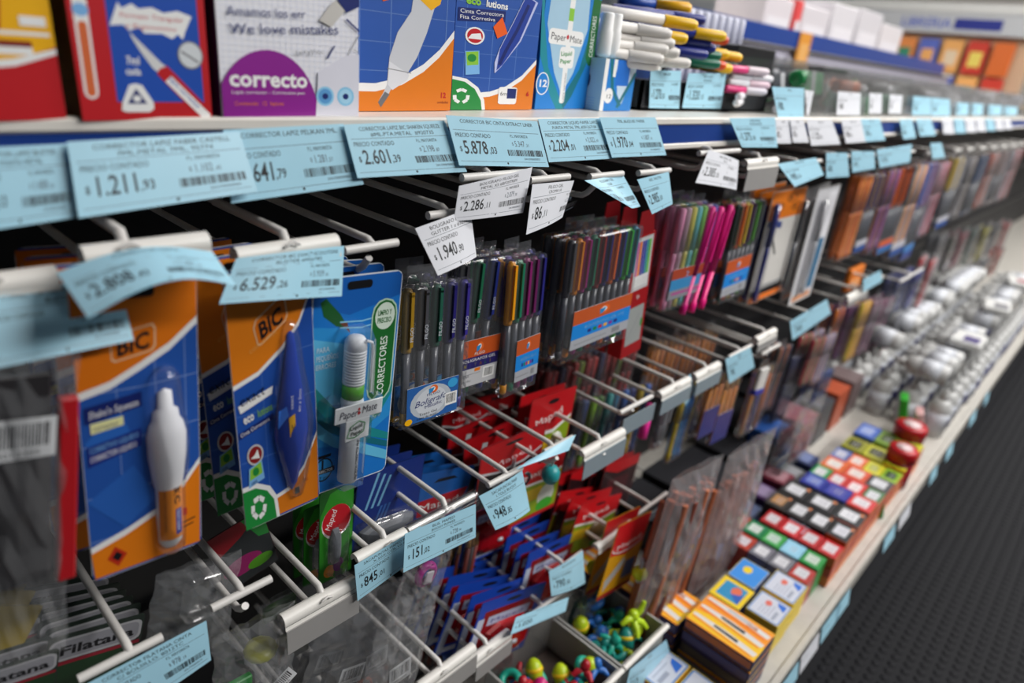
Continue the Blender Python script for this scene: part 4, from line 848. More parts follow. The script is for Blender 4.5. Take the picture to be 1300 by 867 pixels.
for k, (e, c) in enumerate([((975, 92), 'D8C8D0'), ((980, 101), 'DCD8DC'), ((976, 109), 'D8B8C4'), ((972, 117), 'D0C8D0'), ((938, 123), 'E8E4EA'), ((935, 131), 'F0EEF0'), ((988, 129), 'DADAE4'), ((985, 139), 'E8E8F0')]):
    marker(('%s from the top of the small pile of white pens with pink ends' % ('first', 'second', 'third', 'fourth', 'fifth', 'sixth', 'seventh', 'eighth')[k]), e, .47 - .003 * (k > 3), (-.75 if k > 3 else .9, -.3, 0), M(c), M('D83A7A') if k in (0, 3) else M('E0E0E4'), L=.085, r=.0056, grp='small white pens on the top shelf')
# clear bins
BINC = [('2A2C30', '1E8A4A', '2A2C30', '3A3A40'), ('A83A3A', '2A8A50', '303236', '5A5A60', 'C86A3A'), ('C0383A', '34363A', '8A8A90', 'B84A4A'), ('B0B0B4', '6A6A70', '9A9A9E'), ('1A1A1E', 'B0B0B8', '24242A'), ('A0A0A4', 'C8A030', '707078'), ('8A8A90', 'B0B0B4')]
bx0 = 1.146
for k, cs in enumerate(BINC):
    wdt = .23 + .12 * k; t = thing('acrylic_bin', ('first', 'second', 'third', 'fourth', 'fifth', 'sixth', 'seventh')[k] + ' clear acrylic bin from the marker bundle on the top shelf', 'bin', (bx0, .445, TOPZ + .0005), 'acrylic bins on the top shelf')
    hh = .07
    for nm, b in (('front_panel', (0, 0, 0, wdt, .002, hh)), ('side_panel', (0, .002, 0, .002, .18, hh + .01)), ('side_panel', (wdt - .002, .002, 0, wdt, .18, hh + .01)), ('back_panel', (.002, .178, 0, wdt - .002, .18, hh + .02)), ('bottom_panel', (.002, .002, 0, wdt - .002, .178, .002))): G().box(*b, HAZY).to(nm, t)
    nj = 12 + 2 * k
    for j in range(nj):
        x = bx0 + .02 + (j + random.random() * .6) / nj * (wdt - .05); y = .462 + random.random() * .13; c = random.choice(cs); L = random.uniform(.045, .08)
        z = TOPZ + .014 + random.random() * .045
        mw = turn((x, y, z), random.uniform(-30, 30), random.uniform(-20, 20), 90); ob = thing('boxed_refill' if j % 2 else 'ink_bottle', '%s item, %s from the left in the %s clear bin' % ({'2A2C30': 'black', '1E8A4A': 'green', '3A3A40': 'dark grey', 'A83A3A': 'red', '2A8A50': 'green', '303236': 'black', '5A5A60': 'grey', 'C86A3A': 'orange', 'C0383A': 'red', '34363A': 'black', '8A8A90': 'grey', 'B84A4A': 'red', 'B0B0B4': 'pale grey', '6A6A70': 'grey', '9A9A9E': 'grey', '1A1A1E': 'black', 'B0B0B8': 'pale', '24242A': 'black', 'A0A0A4': 'pale grey', 'C8A030': 'yellow', '707078': 'grey', '8A8A90': 'grey'}[c], ('first', 'second', 'third', 'fourth', 'fifth', 'sixth', 'seventh', 'eighth', 'ninth', 'tenth', 'eleventh', 'twelfth', 'thirteenth', 'fourteenth', 'fifteenth', 'sixteenth', 'seventeenth', 'eighteenth', 'nineteenth', 'twentieth', 'twenty first', 'twenty second', 'twenty third', 'twenty fourth')[j], ('first', 'second', 'third', 'fourth', 'fifth', 'sixth', 'seventh')[k]), 'stationery', mw, 'small goods in clear bin %s' % 'abcdefg'[k])
        if j % 2: G().box(-.018, -.014, -L / 2, .018, .014, L / 2, M(c), bev=.002).to('carton', ob); G().box(-.0185, -.0145, -L * .1, .0185, .0145, L * .1, M('B8B8BC')).to('label_band', ob)
        else: G().lathe([(.010, -L / 2), (.012, -L / 2 + .002), (.012, L * .2), (.006, L * .28)], M(c), 12).to('bottle', ob); G().lathe([(.0065, L * .28), (.0068, L * .5)], M('D0D0D4'), 12).to('cap', ob)
    bx0 += wdt + .004
for (q, col, lb) in [(((980, 110), (1021, 112), (988, 149), (1020, 149)), PAPER, 'blue price label stuck on the first clear bin'), (((1022, 114), (1033, 116), (1024, 146), (1027, 146)), WPAPER, 'narrow bent pale price label right of the blue one on the first clear bin'),
        (((1064, 116), (1093, 118), (1062, 146), (1092, 146)), WPAPER, 'white price label on the clear bins beside red goods'), (((1104, 118), (1120, 119), (1103, 144), (1119, 144)), WPAPER, 'left one of two faint grey labels on the clear bins'), (((1130, 120), (1146, 121), (1128, 144), (1144, 144)), WPAPER, 'right one of two faint grey labels on the clear bins'),
        (((1160, 122), (1182, 124), (1158, 146), (1182, 146)), PAPER, 'left one of two touching blue labels on the far clear bins'), (((1183, 124), (1206, 126), (1183, 147), (1206, 147)), PAPER, 'right one of two touching blue labels on the far clear bins'),
        (((1216, 130), (1230, 131), (1214, 146), (1229, 146)), PAPER, 'first of four tiny pale blue labels on the farthest bin'), (((1235, 131), (1248, 132), (1234, 146), (1247, 146)), PAPER, 'second of four tiny pale blue labels on the farthest bin'), (((1256, 133), (1272, 134), (1255, 146), (1271, 146)), PAPER, 'third of four tiny pale blue labels on the farthest bin'), (((1276, 135), (1292, 136), (1275, 146), (1291, 146)), PAPER, 'fourth of four tiny pale blue labels on the farthest bin')]:
    price_label(lb, *L4(*q, .440, .436), 'TINTA', '', '980', '', paper=col, group='price labels on the clear bins', full=False)
# upright pens and black boxes at the back of the top shelf
for k in range(7):
    t = thing('marker', 'green capped marker standing at the back of the shelf, %s from the left' % ('first', 'second', 'third', 'fourth', 'fifth', 'sixth', 'seventh')[k], 'marker', (.86 + .022 * k, .625 + .008 * (k % 2), TOPZ + .0005), 'green markers standing at the back')
    hh = .125 - .012 * (k > 3); G().lathe([(.008, 0), (.008, hh * .55)], M('C8CCC8'), 10).to('barrel', t); G().lathe([(.0088, hh * .55), (.0088, hh - .004), (.006, hh)], M('1E7038'), 10).to('cap', t)
for k in range(9):
    t = thing('marker', 'pale capped marker standing at the back of the shelf, %s from the left' % ('first', 'second', 'third', 'fourth', 'fifth', 'sixth', 'seventh', 'eighth', 'ninth')[k], 'marker', (1.04 + .026 * k, .628, TOPZ + .0005), 'pale markers standing at the back')
    G().lathe([(.009, 0), (.009, .07)], M('9A9CB4'), 10).to('barrel', t); G().lathe([(.0098, .07), (.0098, .138), (.007, .142)], M('C4C6D8'), 10).to('cap', t)
for k in range(3):
    t = thing('black_box', 'black box at the back of the top shelf, %s from the left' % ('first', 'second', 'third')[k], 'box', (.60 + .115 * k, .575 + .01 * k, TOPZ + .0005), 'black boxes at the back of the top shelf')
    G().box(0, 0, 0, .11, .06, .155 - .035 * k, M('101014'), bev=.001).to('carton', t); G().box(.008, -.0006, .1 - .035 * k, .10, -.0001, .14 - .035 * k, M('1E4A9A') if k == 2 else M('1A1C24')).to('front_panel', t)
t = thing('marker', 'yellow capped marker lying on the black boxes at the top edge of the picture', 'marker', turn((.86, .56, TOPZ + .128), 50, 90), 'loose markers on the top shelf')
G().lathe([(.0075, -.05), (.0075, .0)], M('1E4AA0'), 10).to('barrel', t); G().lathe([(.008, 0), (.008, .045), (.005, .05)], YEL, 10).to('cap', t)
for k in range(4):
    t = thing('black_folder_box', 'black box standing in the first clear bins, %s from the marker bundle' % ('first', 'second', 'third', 'fourth')[k], 'box', (1.155 + .16 * k + .08 * (k > 0) + .12 * (k > 2), .575, TOPZ + .0035), 'black boxes in the clear bins')
    G().box(0, 0, 0, .15, .035, (.095, .07, .08, .06)[k], M('0E0E12'), bev=.001).to('carton', t); G().box(.01, -.0006, .02, .14, -.0001, .05, M('26282E')).to('front_panel', t)

# ------------------------------------------------------------------ the aisle behind: a second display with a blue edge and a cross display with a header
LAV = mat('lavender_grey_panel', 'A9A6B4', .5)
t = thing('background_display', 'pale blurred display behind the shelf with a blue strip and white boxes on top', 'shelf', (1.95, 1.2, 0))
G().box(0, .02, 0, 3.6, .5, H + .10, LAV).to('body_panel', t); G().box(0, 0, H + .10, 3.6, .5, H + .112, SHELF).to('shelf_board', t)
G().box(0, -.004, H + .105, 3.3, 0, H + .165, BLUE).to('price_strip', t); 
for k in range(11): G().box(.1 + k * .09, .006, H - .06, .14 + k * .09, .018, H + .07, M('C9C8D2')).to('white_stripe', t)
for k, (x, ww, hh, c) in enumerate([(2.42, .24, .15, 'D6CED2'), (2.70, .05, .16, 'E04A4A'), (2.76, .28, .15, 'D2CCD0'), (3.07, .3, .19, 'D4D0D4'), (3.40, .32, .2, 'CFCBCF'), (3.75, .34, .17, 'D8D2D4')]):
    o = thing('white_box' if c != 'E04A4A' else 'red_box', ('red' if k == 1 else 'white') + ' box on the background display, %s from the left' % ('first', 'second', 'third', 'fourth', 'fifth', 'sixth')[k], 'box', (x + .15, 1.21, H + .1125), 'boxes on the background display')
    G().box(0, 0, 0, ww, .2, hh, M(c), bev=.003).to('carton', o); G().box(ww * .1, -.0015, hh * .15, ww * .9, -.0002, hh * .55, M('E2DEE2')).to('front_panel', o)
o = thing('price_label', 'orange ticket hanging from the background display strip', 'price label', (2.95, 1.19, H + .165)); G().box(-.06, 0, -.14, .06, .001, 0, M('D89030')).to('ticket', o); G().box(-.04, -.001, -.12, .04, -.0002, -.04, M('E0A860')).to('print', o)
t = thing('cross_display', 'distant display with a white and blue header above orange and white packets', 'shelf', (6.2, .9, 0))
wh = M('C2C4C6')
G().box(0, 0, 0, .06, 3.6, H + .54, mat('warm_display_panel', 'C8A888', .5)).to('back_panel', t)
hd = G().box(-.08, 0, H + .40, 0, 3.6, H + .54, wh).to('header', t)
g = G(); g.box(-.083, .22, H + .43, -.0805, .52, H + .50, M('24308A')); g.to('blue_bar', hd)
g = G(); vs, fs, tw = text_mesh('LIBRERIA', .02); s_ = .34 / tw
g.add([(-.082, .88 - q * s_, H + .435 + p * .09) for q, p in vs], fs, M('6A78C0')); g.to('lettering', hd)
G().box(-.09, 0, H + .54, .06, 3.6, H + .60, M('D8D8D4')).to('header_top', t)
for z in (H - .10, H - .4): G().box(-.35, 0, z - .02, 0, 3.6, z, wh).to('shelf_board', t)
G().box(-.35, 0, 0, -.33, 3.6, .2, wh).to('plinth', t)
cols = ['D86A2A', 'E8A860', 'C83A2A', '5A6AB8', 'E0C8A8', 'D8D8DC', 'C8407A', 'E8D060', '3A8A6A', 'C8C0BC']
n = 0
NP = ('first', 'second', 'third', 'fourth', 'fifth', 'sixth', 'seventh', 'eighth', 'ninth', 'tenth', 'eleventh', 'twelfth')
for row, z in enumerate((H + .14, H - .095)):
    for k in range(12):
        y = 1.0 + k * .16; c = cols[(k * 3 + row * 4 + (k // 3)) % len(cols)] if k > 9 or True else 'D8D8DC'
        if k < 8: c = ('D86A2A', 'C83A2A', 'E8A860', '5A6AB8', 'E08A4A')[(k + row) % 5]
        o = thing('hanging_packet', '%s packet from the right, %s row of the distant cross display, ' % (NP[k], ('upper', 'lower')[row]) + {'D86A2A': 'orange', 'E8A860': 'peach', 'C83A2A': 'red', '5A6AB8': 'blue', 'E0C8A8': 'cream', 'D8D8DC': 'white', 'C8407A': 'magenta', 'E8D060': 'yellow', '3A8A6A': 'green', 'C8C0BC': 'grey', 'E08A4A': 'light orange'}[c], 'packet', (6.12, y, z), 'packets on the distant cross display')
        G().box(0, 0, 0, .05, .13, .22, M(c), bev=.004).to('packet', o); G().box(-.002, .02, .05, -.0003, .10, .15, M(cols[(k * 7 + row) % 10])).to('front_panel', o)

# ------------------------------------------------------------------ goods on the middle and lower hooks
def it_lump(x, v, rx, rz, dep, m, name='moulded_item', sq=0):
    def f(r, wd, ht):
        g = G(); n = 12; vs = []; cx, cz = wd * x, -ht * v; rings = 5
        for i in range(rings + 1):
            t = i / rings * PI / 2
            for k in range(n):
                a = 2 * PI * k / n; c, s_ = math.cos(a), math.sin(a); e = (abs(c) ** 4 + abs(s_) ** 4) ** -.25 if sq else 1
                vs.append((cx + rx * wd * c * e * math.cos(t), -.0009 - dep * math.sin(t), cz + rz * ht * s_ * e * math.cos(t)))
        g.add(vs, [(i * n + k, i * n + (k + 1) % n, (i + 1) * n + (k + 1) % n, (i + 1) * n + k) for i in range(rings) for k in range(n)], m, smooth=not sq); g.to(name, r)
    return f
def it_ring(x, v, rad, m, tr=.004, name='ring'):
    def f(r, wd, ht):
        pts = [(wd * x + rad * math.cos(2 * PI * k / 16), -.006, -ht * v + rad * 1.1 * math.sin(2 * PI * k / 16)) for k in range(17)]
        G().tube(pts, tr, m, 8).to(name, r)
    return f
def it_dome(x, v, rx, rz, dep=.012):
    def f(r, wd, ht):
        g = G(); halftube(g, [(wd * x, -ht * (v + rz), .002), (wd * x, -ht * (v + rz) + .003, rx * wd), (wd * x, -ht * (v - rz) - .003, rx * wd), (wd * x, -ht * (v - rz), .002)], BUBBLE, n=8, depth=dep / (rx * wd)); g.to('blister_dome', r)
    return f
def it_scissors(col):
    def f(r, wd, ht):
        for s_ in (-1, 1):
            g = G(); cx = wd * (.5 + .17 * s_); pts = [(cx + wd * .13 * math.cos(2 * PI * k / 12), -.004, -ht * .78 + ht * .11 * math.sin(2 * PI * k / 12)) for k in range(13)]
            g.tube(pts, .003, M(col), 6); g.tube([(cx - s_ * wd * .06, -.004, -ht * .68), (wd * .5, -.004, -ht * .58)], .003, M(col), 6); g.to('handle', r)
            G().prism([(wd * .5 - .003 * s_, -ht * .58), (wd * .5 + .004 * s_, -ht * .58), (wd * .5 + .001 * s_, -ht * .32)], -.004 - .001 * s_, -.003 - .001 * s_, M('A8ACB0')).to('blade', r)
    return f
MW_ = 'middle hooks'
def art_fil(a): a.rrect(2, 150, 98, 192, 10, M('A8A8AC')); a.rrect(5, 154, 95, 188, 9, M('8A8A90')); a.text('Filatana', 12, 161, 24, BLK, fit=78, bold=.03); a.rect(2, 142, 98, 149, M('8A1E2E')); a.rect(2, 2, 98, 142, M('1E3A22')); a.text('OK', 66, 96, 22, M('8A9A8A'), rot=-50)
carded('dark green card with a pale header behind the bottom left label', ((62, 812), (185, 778), (80, 930)), .45, art_fil, M('26302A'), [], group='green header cards at bottom left', copies=5, step=.013)
carded('dark green card with a pale header at the very bottom left corner', ((-50, 862), (76, 822), (-30, 960)), .44, art_fil, M('26302A'), [], group='green header cards at the corner', copies=2, step=.02)
carded('yellow card dimly seen at the left frame edge', ((-60, 770), (56, 768), (-40, 860)), .47, lambda a: (a.rect(1, 1, 99, 199, M('A89018')), a.rect(1, 1, 99, 60, M('3A3A1A'))), M('8A7A1A'), [], group='yellow cards at the left edge', copies=2)

def bag(label, q, Y, th, items, cols=None, bar=None, name='clear_bag', film=None, header=None, group=None, seed=1, copies=0, step=.03, taper=.0):
    m, wd, ht = pose(at(*q[0], Y), at(*q[1], Y), at(*q[2], Y)); r = thing(name, label, 'bag', m, group); rnd = random.Random(seed)
    n, k = 10, 14; vs = []; fs = []
    jit = [[rnd.uniform(-1, 1) for i in range(n + 1)] for j in range(k + 1)]
    for s_ in (-1, 1):
        o = len(vs)
        for j in range(k + 1):
            for i in range(n + 1):
                a, b = i / n, j / k; e = math.sin(PI * a) ** .6 * min(1, math.sin(PI * min(1, b * .93 + .04)) ** .7 + .0)
                w_ = 1 - taper * b; x = wd * (.5 + (a - .5) * w_); edge = i in (0, n) or j in (0, k)
                vs.append((x + jit[j][i] * .0015, -th / 2 + s_ * th / 2 * e + (0 if edge else jit[j][(i + (3 if s_ > 0 else 0)) % (n + 1)] * .0022), -ht * b + jit[(j + 5) % (k + 1)][i] * .0015))
        fs += [(o + j * (n + 1) + i, o + (j + 1) * (n + 1) + i, o + (j + 1) * (n + 1) + i + 1, o + j * (n + 1) + i + 1) for j in range(k) for i in range(n)]
    G().add(vs, fs, film or BAGM, smooth=False).to('film', r)
    for it in items: it(r, wd, ht)
    if header: G().box(0, -.001, -.022, wd, .001, .004, M(header)).to('header_card', r)
    if bar:
        x, v, sw, sh, rot = bar; g = G(); xf = Matrix.Translation((wd * x, -th * .75 - .001, -ht * v)) @ Matrix.Rotation(math.radians(rot), 4, 'Y')
        g.box(-sw / 2, 0, -sh / 2, sw / 2, .0003, sh / 2, M('D0D2D4'), xf); a = Art(g, lambda p, v_, L: xf @ Vector((p / 1000, -L - .00003, v_ / 1000))); a.bars(-sw * 430, -sh * 200, sw * 430, sh * 380, BLK, 20, seed); a.text('779012345', -sw * 400, -sh * 420, sh * 180, BLK, fit=sw * 700); g.to('barcode_label', r)
    for c in range(copies): dup(r, Matrix.Translation((rnd.uniform(-.003, .003), step * (c + 1), -.003 * c)) @ m @ Matrix.Rotation(math.radians(rnd.uniform(-5, 5)), 4, 'Y'), label + ', %s back' % KIN[c])
    return r
def in_block(x0, z0, x1, z1, m, y=-.008, t=.006, name='block'):
    return lambda r, wd, ht: G().box(wd * x0, y - t / 2, -ht * z1, wd * x1, y + t / 2, -ht * z0, m, bev=.001).to(name, r)
def in_stick(x, z0, z1, rad, m, y=-.008, lean=0, name='stick'):
    return lambda r, wd, ht: G().tube([(wd * (x + lean), y, -ht * z0), (wd * x, y, -ht * z1)], rad, m, 8).to(name, r)
def in_bob(x, z, rad, m, y=-.008, name='bobble', sq=1):
    return lambda r, wd, ht: G().lathe([(rad * math.sin(PI * k / 8) + .0001, -rad * math.cos(PI * k / 8) * sq) for k in range(9)], m, 12, Matrix.Translation((wd * x, y, -ht * z))).to(name, r)
bag('grey clear bag with a red strip and a barcode sticker at the left edge', ((-60, 452), (92, 440), (8, 835)), .375, .02, [in_block(.80, .12, .985, .72, M('B01820'), y=-.012), in_block(.05, .04, .74, .7, mat('smoked_insert', '2E2C2E', .4), y=-.012, t=.004)], bar=(.42, .22, .034, .022, 2), film=clear('smoky_bag_film', haze=.07, bump=.5, scale=20, base=.03, rough=.2), taper=.15)
carded('red and green card with pink shapes behind the bare hook', ((262, 688), (332, 645), (280, 760)), .47, lambda a: (a.rect(1, 1, 99, 199, M('2A2E30')), a.poly([(1, 120), (50, 150), (99, 198), (1, 199)], M('8A1420')), a.ell(80, 170, 14, 18, M('C83A4A')), a.poly([(99, 199), (60, 199), (80, 120), (99, 110)], M('2A8A3A')), a.ell(40, 60, 36, 30, M('8A1A5A')), a.ell(70, 40, 24, 18, M('4A8A1A'))), M('3A1A20'), [], group='red and green cards')
for k, (u, v, vb, yy) in enumerate([(372, 642, 735, .475), (386, 648, 745, .46), (406, 628, 742, .445)]):
    def art_cr(a): a.poly([(2, 2), (98, 2), (98, 190), (70, 198), (30, 192), (2, 150)], M('2E8A22')); a.ell(50, 128, 44, 36, M('D8D0D0')); a.ell(50, 131, 42, 33, M('C01A26')); a.text('Maped', 30, 112, 24, WHT, rot=62, fit=44); a.rect(26, 40, 62, 96, M('6A6E74')); a.line([(34, 44), (34, 92)], 4, M('B0B4B8')); a.ell(30, 22, 16, 14, M('E08A20')); a.ell(58, 28, 16, 16, M('7A1A7A')); a.ell(78, 16, 14, 12, M('5AC01E'))
    carded('green card with a red oval emblem and a grey bar, %s' % ('set back at left', 'in the middle', 'nearest with the readable emblem')[k], ((u, v), (u + 44, v - 18), (u + 2, vb)), yy, art_cr, M('1E5A1E'), [it_lump(.45, .62, .16, .2, .006, M('70747A'), 'metal_item', 1), it_dome(.5, .66, .34, .26)], group='green cards with red ovals')
def art_bs(a):
    a.rect(1, 1, 99, 199, M('16307E'))
    for k in range(6): a.line([(16 + k * 9, 100), (30 + k * 9, 190 - k * 8)], 3.5, M('7AB8DC')) if k < 3 else a.line([(8 + k * 6, 20), (22 + k * 6, 98)], 3, M('3A6AB0'))
carded('navy card with light blue diagonal stripes behind the white holder', ((455, 604), (540, 576), (447, 700)), .47, art_bs, M('122864'), [it_lump(.5, .85, .42, .16, .012, mat('grey_clear_block', '70747A', .3), 'eraser', 1), it_dome(.5, .82, .46, .2, .014)], group='navy striped cards', copies=2)
def art_br(a): a.rect(1, 1, 99, 199, M('1A5AA6')); a.poly([(2, 120), (98, 140), (84, 70), (50, 56), (10, 80)], M('B81420')); a.text('Maped', 14, 92, 28, WHT, rot=8, fit=72); a.poly([(28, 168), (72, 172), (64, 180), (36, 178)], BLK); a.rect(2, 2, 98, 52, M('14306E'))
carded('blue card with a red curved banner behind the clear holder', ((534, 602), (603, 590), (530, 690)), .475, art_br, M('164A8A'), [], group='blue cards with a red banner', copies=2)
def art_sc(a): a.poly([(2, 196), (98, 196), (98, 130), (70, 108), (30, 104), (2, 120)], M('AE1019')); a.rect(2, 2, 98, 104, M('1C1E24')); a.poly([(2, 120), (30, 104), (70, 108), (98, 130), (98, 124), (70, 101), (30, 97), (2, 112)], M('C8C8CC')); a.text('Maped', 22, 118, 24, M('E8C8CC'), rot=10, fit=60); a.ell(50, 180, 14, 5, BLK)
for k, (q, yy, lb) in enumerate([(((570, 548), (650, 516), (560, 625)), .52, 'hindmost red topped scissors card with a drooping left corner'), (((590, 560), (668, 524), (585, 640)), .49, 'middle red topped scissors card with a barcode strip'), (((612, 570), (694, 536), (606, 650)), .455, 'nearest red topped scissors card with a readable emblem')]):
    c = carded(lb, q, yy, art_sc, M('8A1018'), [it_scissors(('2A2C34', '2A2A60', '2A2C34')[k])], name='scissors_card', cat='scissors', group='red topped scissors cards')
    if k < 2: G().box(.020, -.012, -.03, .029, -.0115, -.001, M('B4B6BA'), Matrix.Rotation(.2, 4, 'Y')).to('barcode_strip', c)
for k in range(3):
    carded('dark red topped card deep behind the scissors cards, %s' % ('left', 'centre', 'right')[k], ((566 + k * 34, 512 - k * 6), (626 + k * 34, 500 - k * 8), (560 + k * 30, 580 - k * 6)), .56 + .01 * k, art_sc, M('5A1014'), [it_scissors('3A2A30')], name='scissors_card', cat='scissors', group='red topped scissors cards at the back')
def art_rg(a): a.rect(2, 2, 98, 199, M('8AA61E')); a.poly([(2, 199), (98, 199), (98, 140), (60, 118), (2, 124)], M('C8161E')); a.text('Maped', 18, 134, 24, WHT, rot=14, fit=60); a.poly([(2, 124), (60, 118), (98, 140), (98, 134), (60, 110), (2, 116)], WHT); a.rect(4, 60, 60, 100, M('D8B81E')); a.ell(72, 60, 18, 36, M('D0D4C8')); a.ell(72, 30, 18, 20, M('3AA82E')); a.rect(2, 2, 98, 14, M('B81A20')); a.ell(50, 182, 12, 5, BLK)
carded('red headed lime green card standing clear above the tilted label', ((676, 508), (733, 489), (684, 612)), .47, art_rg, M('A81820'), [it_lump(.7, .65, .16, .2, .008, M('B8BCB0'), 'sharpener')], group='red headed lime cards', copies=1)
carded('red headed lime card lower down behind the tilted label', ((660, 590), (720, 566), (668, 660)), .45, art_rg, M('A81820'), [], group='red headed lime cards')
t = thing('round_sharpener', 'teal round sharpener hanging under the tilted label', 'sharpener', at(699, 602, .41), 'teal balls')
G().lathe([(.0001, -.012), (.008, -.010), (.0115, -.003), (.0115, .004), (.008, .010), (.003, .012)], M('2A9A9E'), 16).to('body', t); G().tube([(0, 0, .011), (.002, 0, .018), (-.003, 0, .024)], .0015, M('9AB0B0'), 6).to('strap', t)
# red topped pen packets and pencils between mid shelf and the orange pencils
for k in range(7):
    u = 690 + k * 17; v = 470 - k * 6
    pen_pack('narrow dark red topped pen packet beneath the red box, %s from left' % ('first', 'second', 'third', 'fourth', 'fifth', 'sixth', 'seventh')[k], ((u, v), (u + 15, v - 3), (u - 8, v + 80)), .53 - .004 * k, (('8A1A1E', 'A0221E'), ('2A2A50', '8A1A1E'), ('A02A20', '6A7A1E'))[k % 3], None, group='dark red pen packets', style='solid', copies=2, step=.014)
for k in range(5):
    pen_pack(('dark', 'lime', 'teal', 'blue', 'yellow and blue')[k] + ' packet hanging deep behind the holders right of mid shelf', ((728 + k * 20, 508 - k * 5), (744 + k * 20, 504 - k * 5), (724 + k * 20, 590 - k * 5)), .50, (('2A2A30', '1E3A6A'), ('7AA81E', '3A6A1E'), ('3AA8A8', '1E6A8A'), ('1E5AA8', '1A2A6A'), ('C8B01E', '2A5AB0'))[k], None, group='mixed packets right of mid shelf', style='solid')
t = thing('highlighter_pen', 'neon pink highlighter hanging below the pair of grey holders', 'pen', turn(at(826, 512, .45), 0, 0, 6))
G().lathe([(.004, -.062), (.0075, -.06), (.0075, -.02)], M('FF3AA8'), 14).to('barrel', t); G().lathe([(.0062, -.02), (.0066, -.004), (.004, 0)], M('E81E90'), 14).to('cap', t)
pen_pack('grey pen packet between the pink highlighter and the blue yellow packet', ((838, 512), (850, 508), (826, 568)), .46, ('8A8C92', '9A9CA0'), None, group='mixed packets right of mid shelf')
pen_pack('blue and yellow packet hanging left of the orange pencils', ((862, 498), (880, 490), (840, 586)), .455, ('D8C020', '2A8AD8', '2A8AD8'), None, group='mixed packets right of mid shelf', style='solid')
pen_pack('dark packet with a yellow mark left of the orange pencils', ((872, 488), (892, 478), (860, 560)), .47, ('1E2028', 'C8B41E', '1E2028'), None, group='mixed packets right of mid shelf', style='solid')
for k in range(4): pen_pack('packet of orange pencils at the back above the middle hooks, %s' % ('first', 'second', 'third', 'fourth')[k], ((826 + k * 22, 432 - k * 5), (846 + k * 22, 428 - k * 5), (812 + k * 22, 500 - k * 4)), .56, ('D8801A', 'E08A1E', 'C8701A'), None, style='pencil', group='orange pencil packets at the back', penname='pencil')
def two(a): a.rect(0, 0, 100, 100, M('16206E'))
for k, (u, v, ub, vb) in enumerate([(900, 478, 872, 560), (918, 482, 890, 566)]): pen_pack('packet of orange pencils with navy lower half hanging in front, %s' % ('left', 'right')[k], ((u, v), (u + 20, v - 8), (ub, vb)), .43, ('E8901E', 'E08418', 'D87A1A'), two, (0, .52, 1, .98), style='pencil', group='orange pencil packets in front', penname='pencil', d=.009)
pen_pack('packet of orange and blue pencils topped by a white eraser block', ((956, 470), (982, 458), (925, 558)), .43, ('E08A3A', '1E2AA0', 'D8701E'), None, style='pencil', group='orange pencil packets in front', penname='pencil')
t = thing('eraser', 'white eraser block hanging over the blue pencils', 'eraser', turn(at(968, 476, .41), 0, 0, 8)); G().box(-.02, -.004, -.035, .02, .004, .015, M('D4D2CE'), bev=.002).to('body', t); G().box(-.0205, -.0045, -.038, .0205, .0045, -.028, M('1E2AA0')).to('sleeve', t)
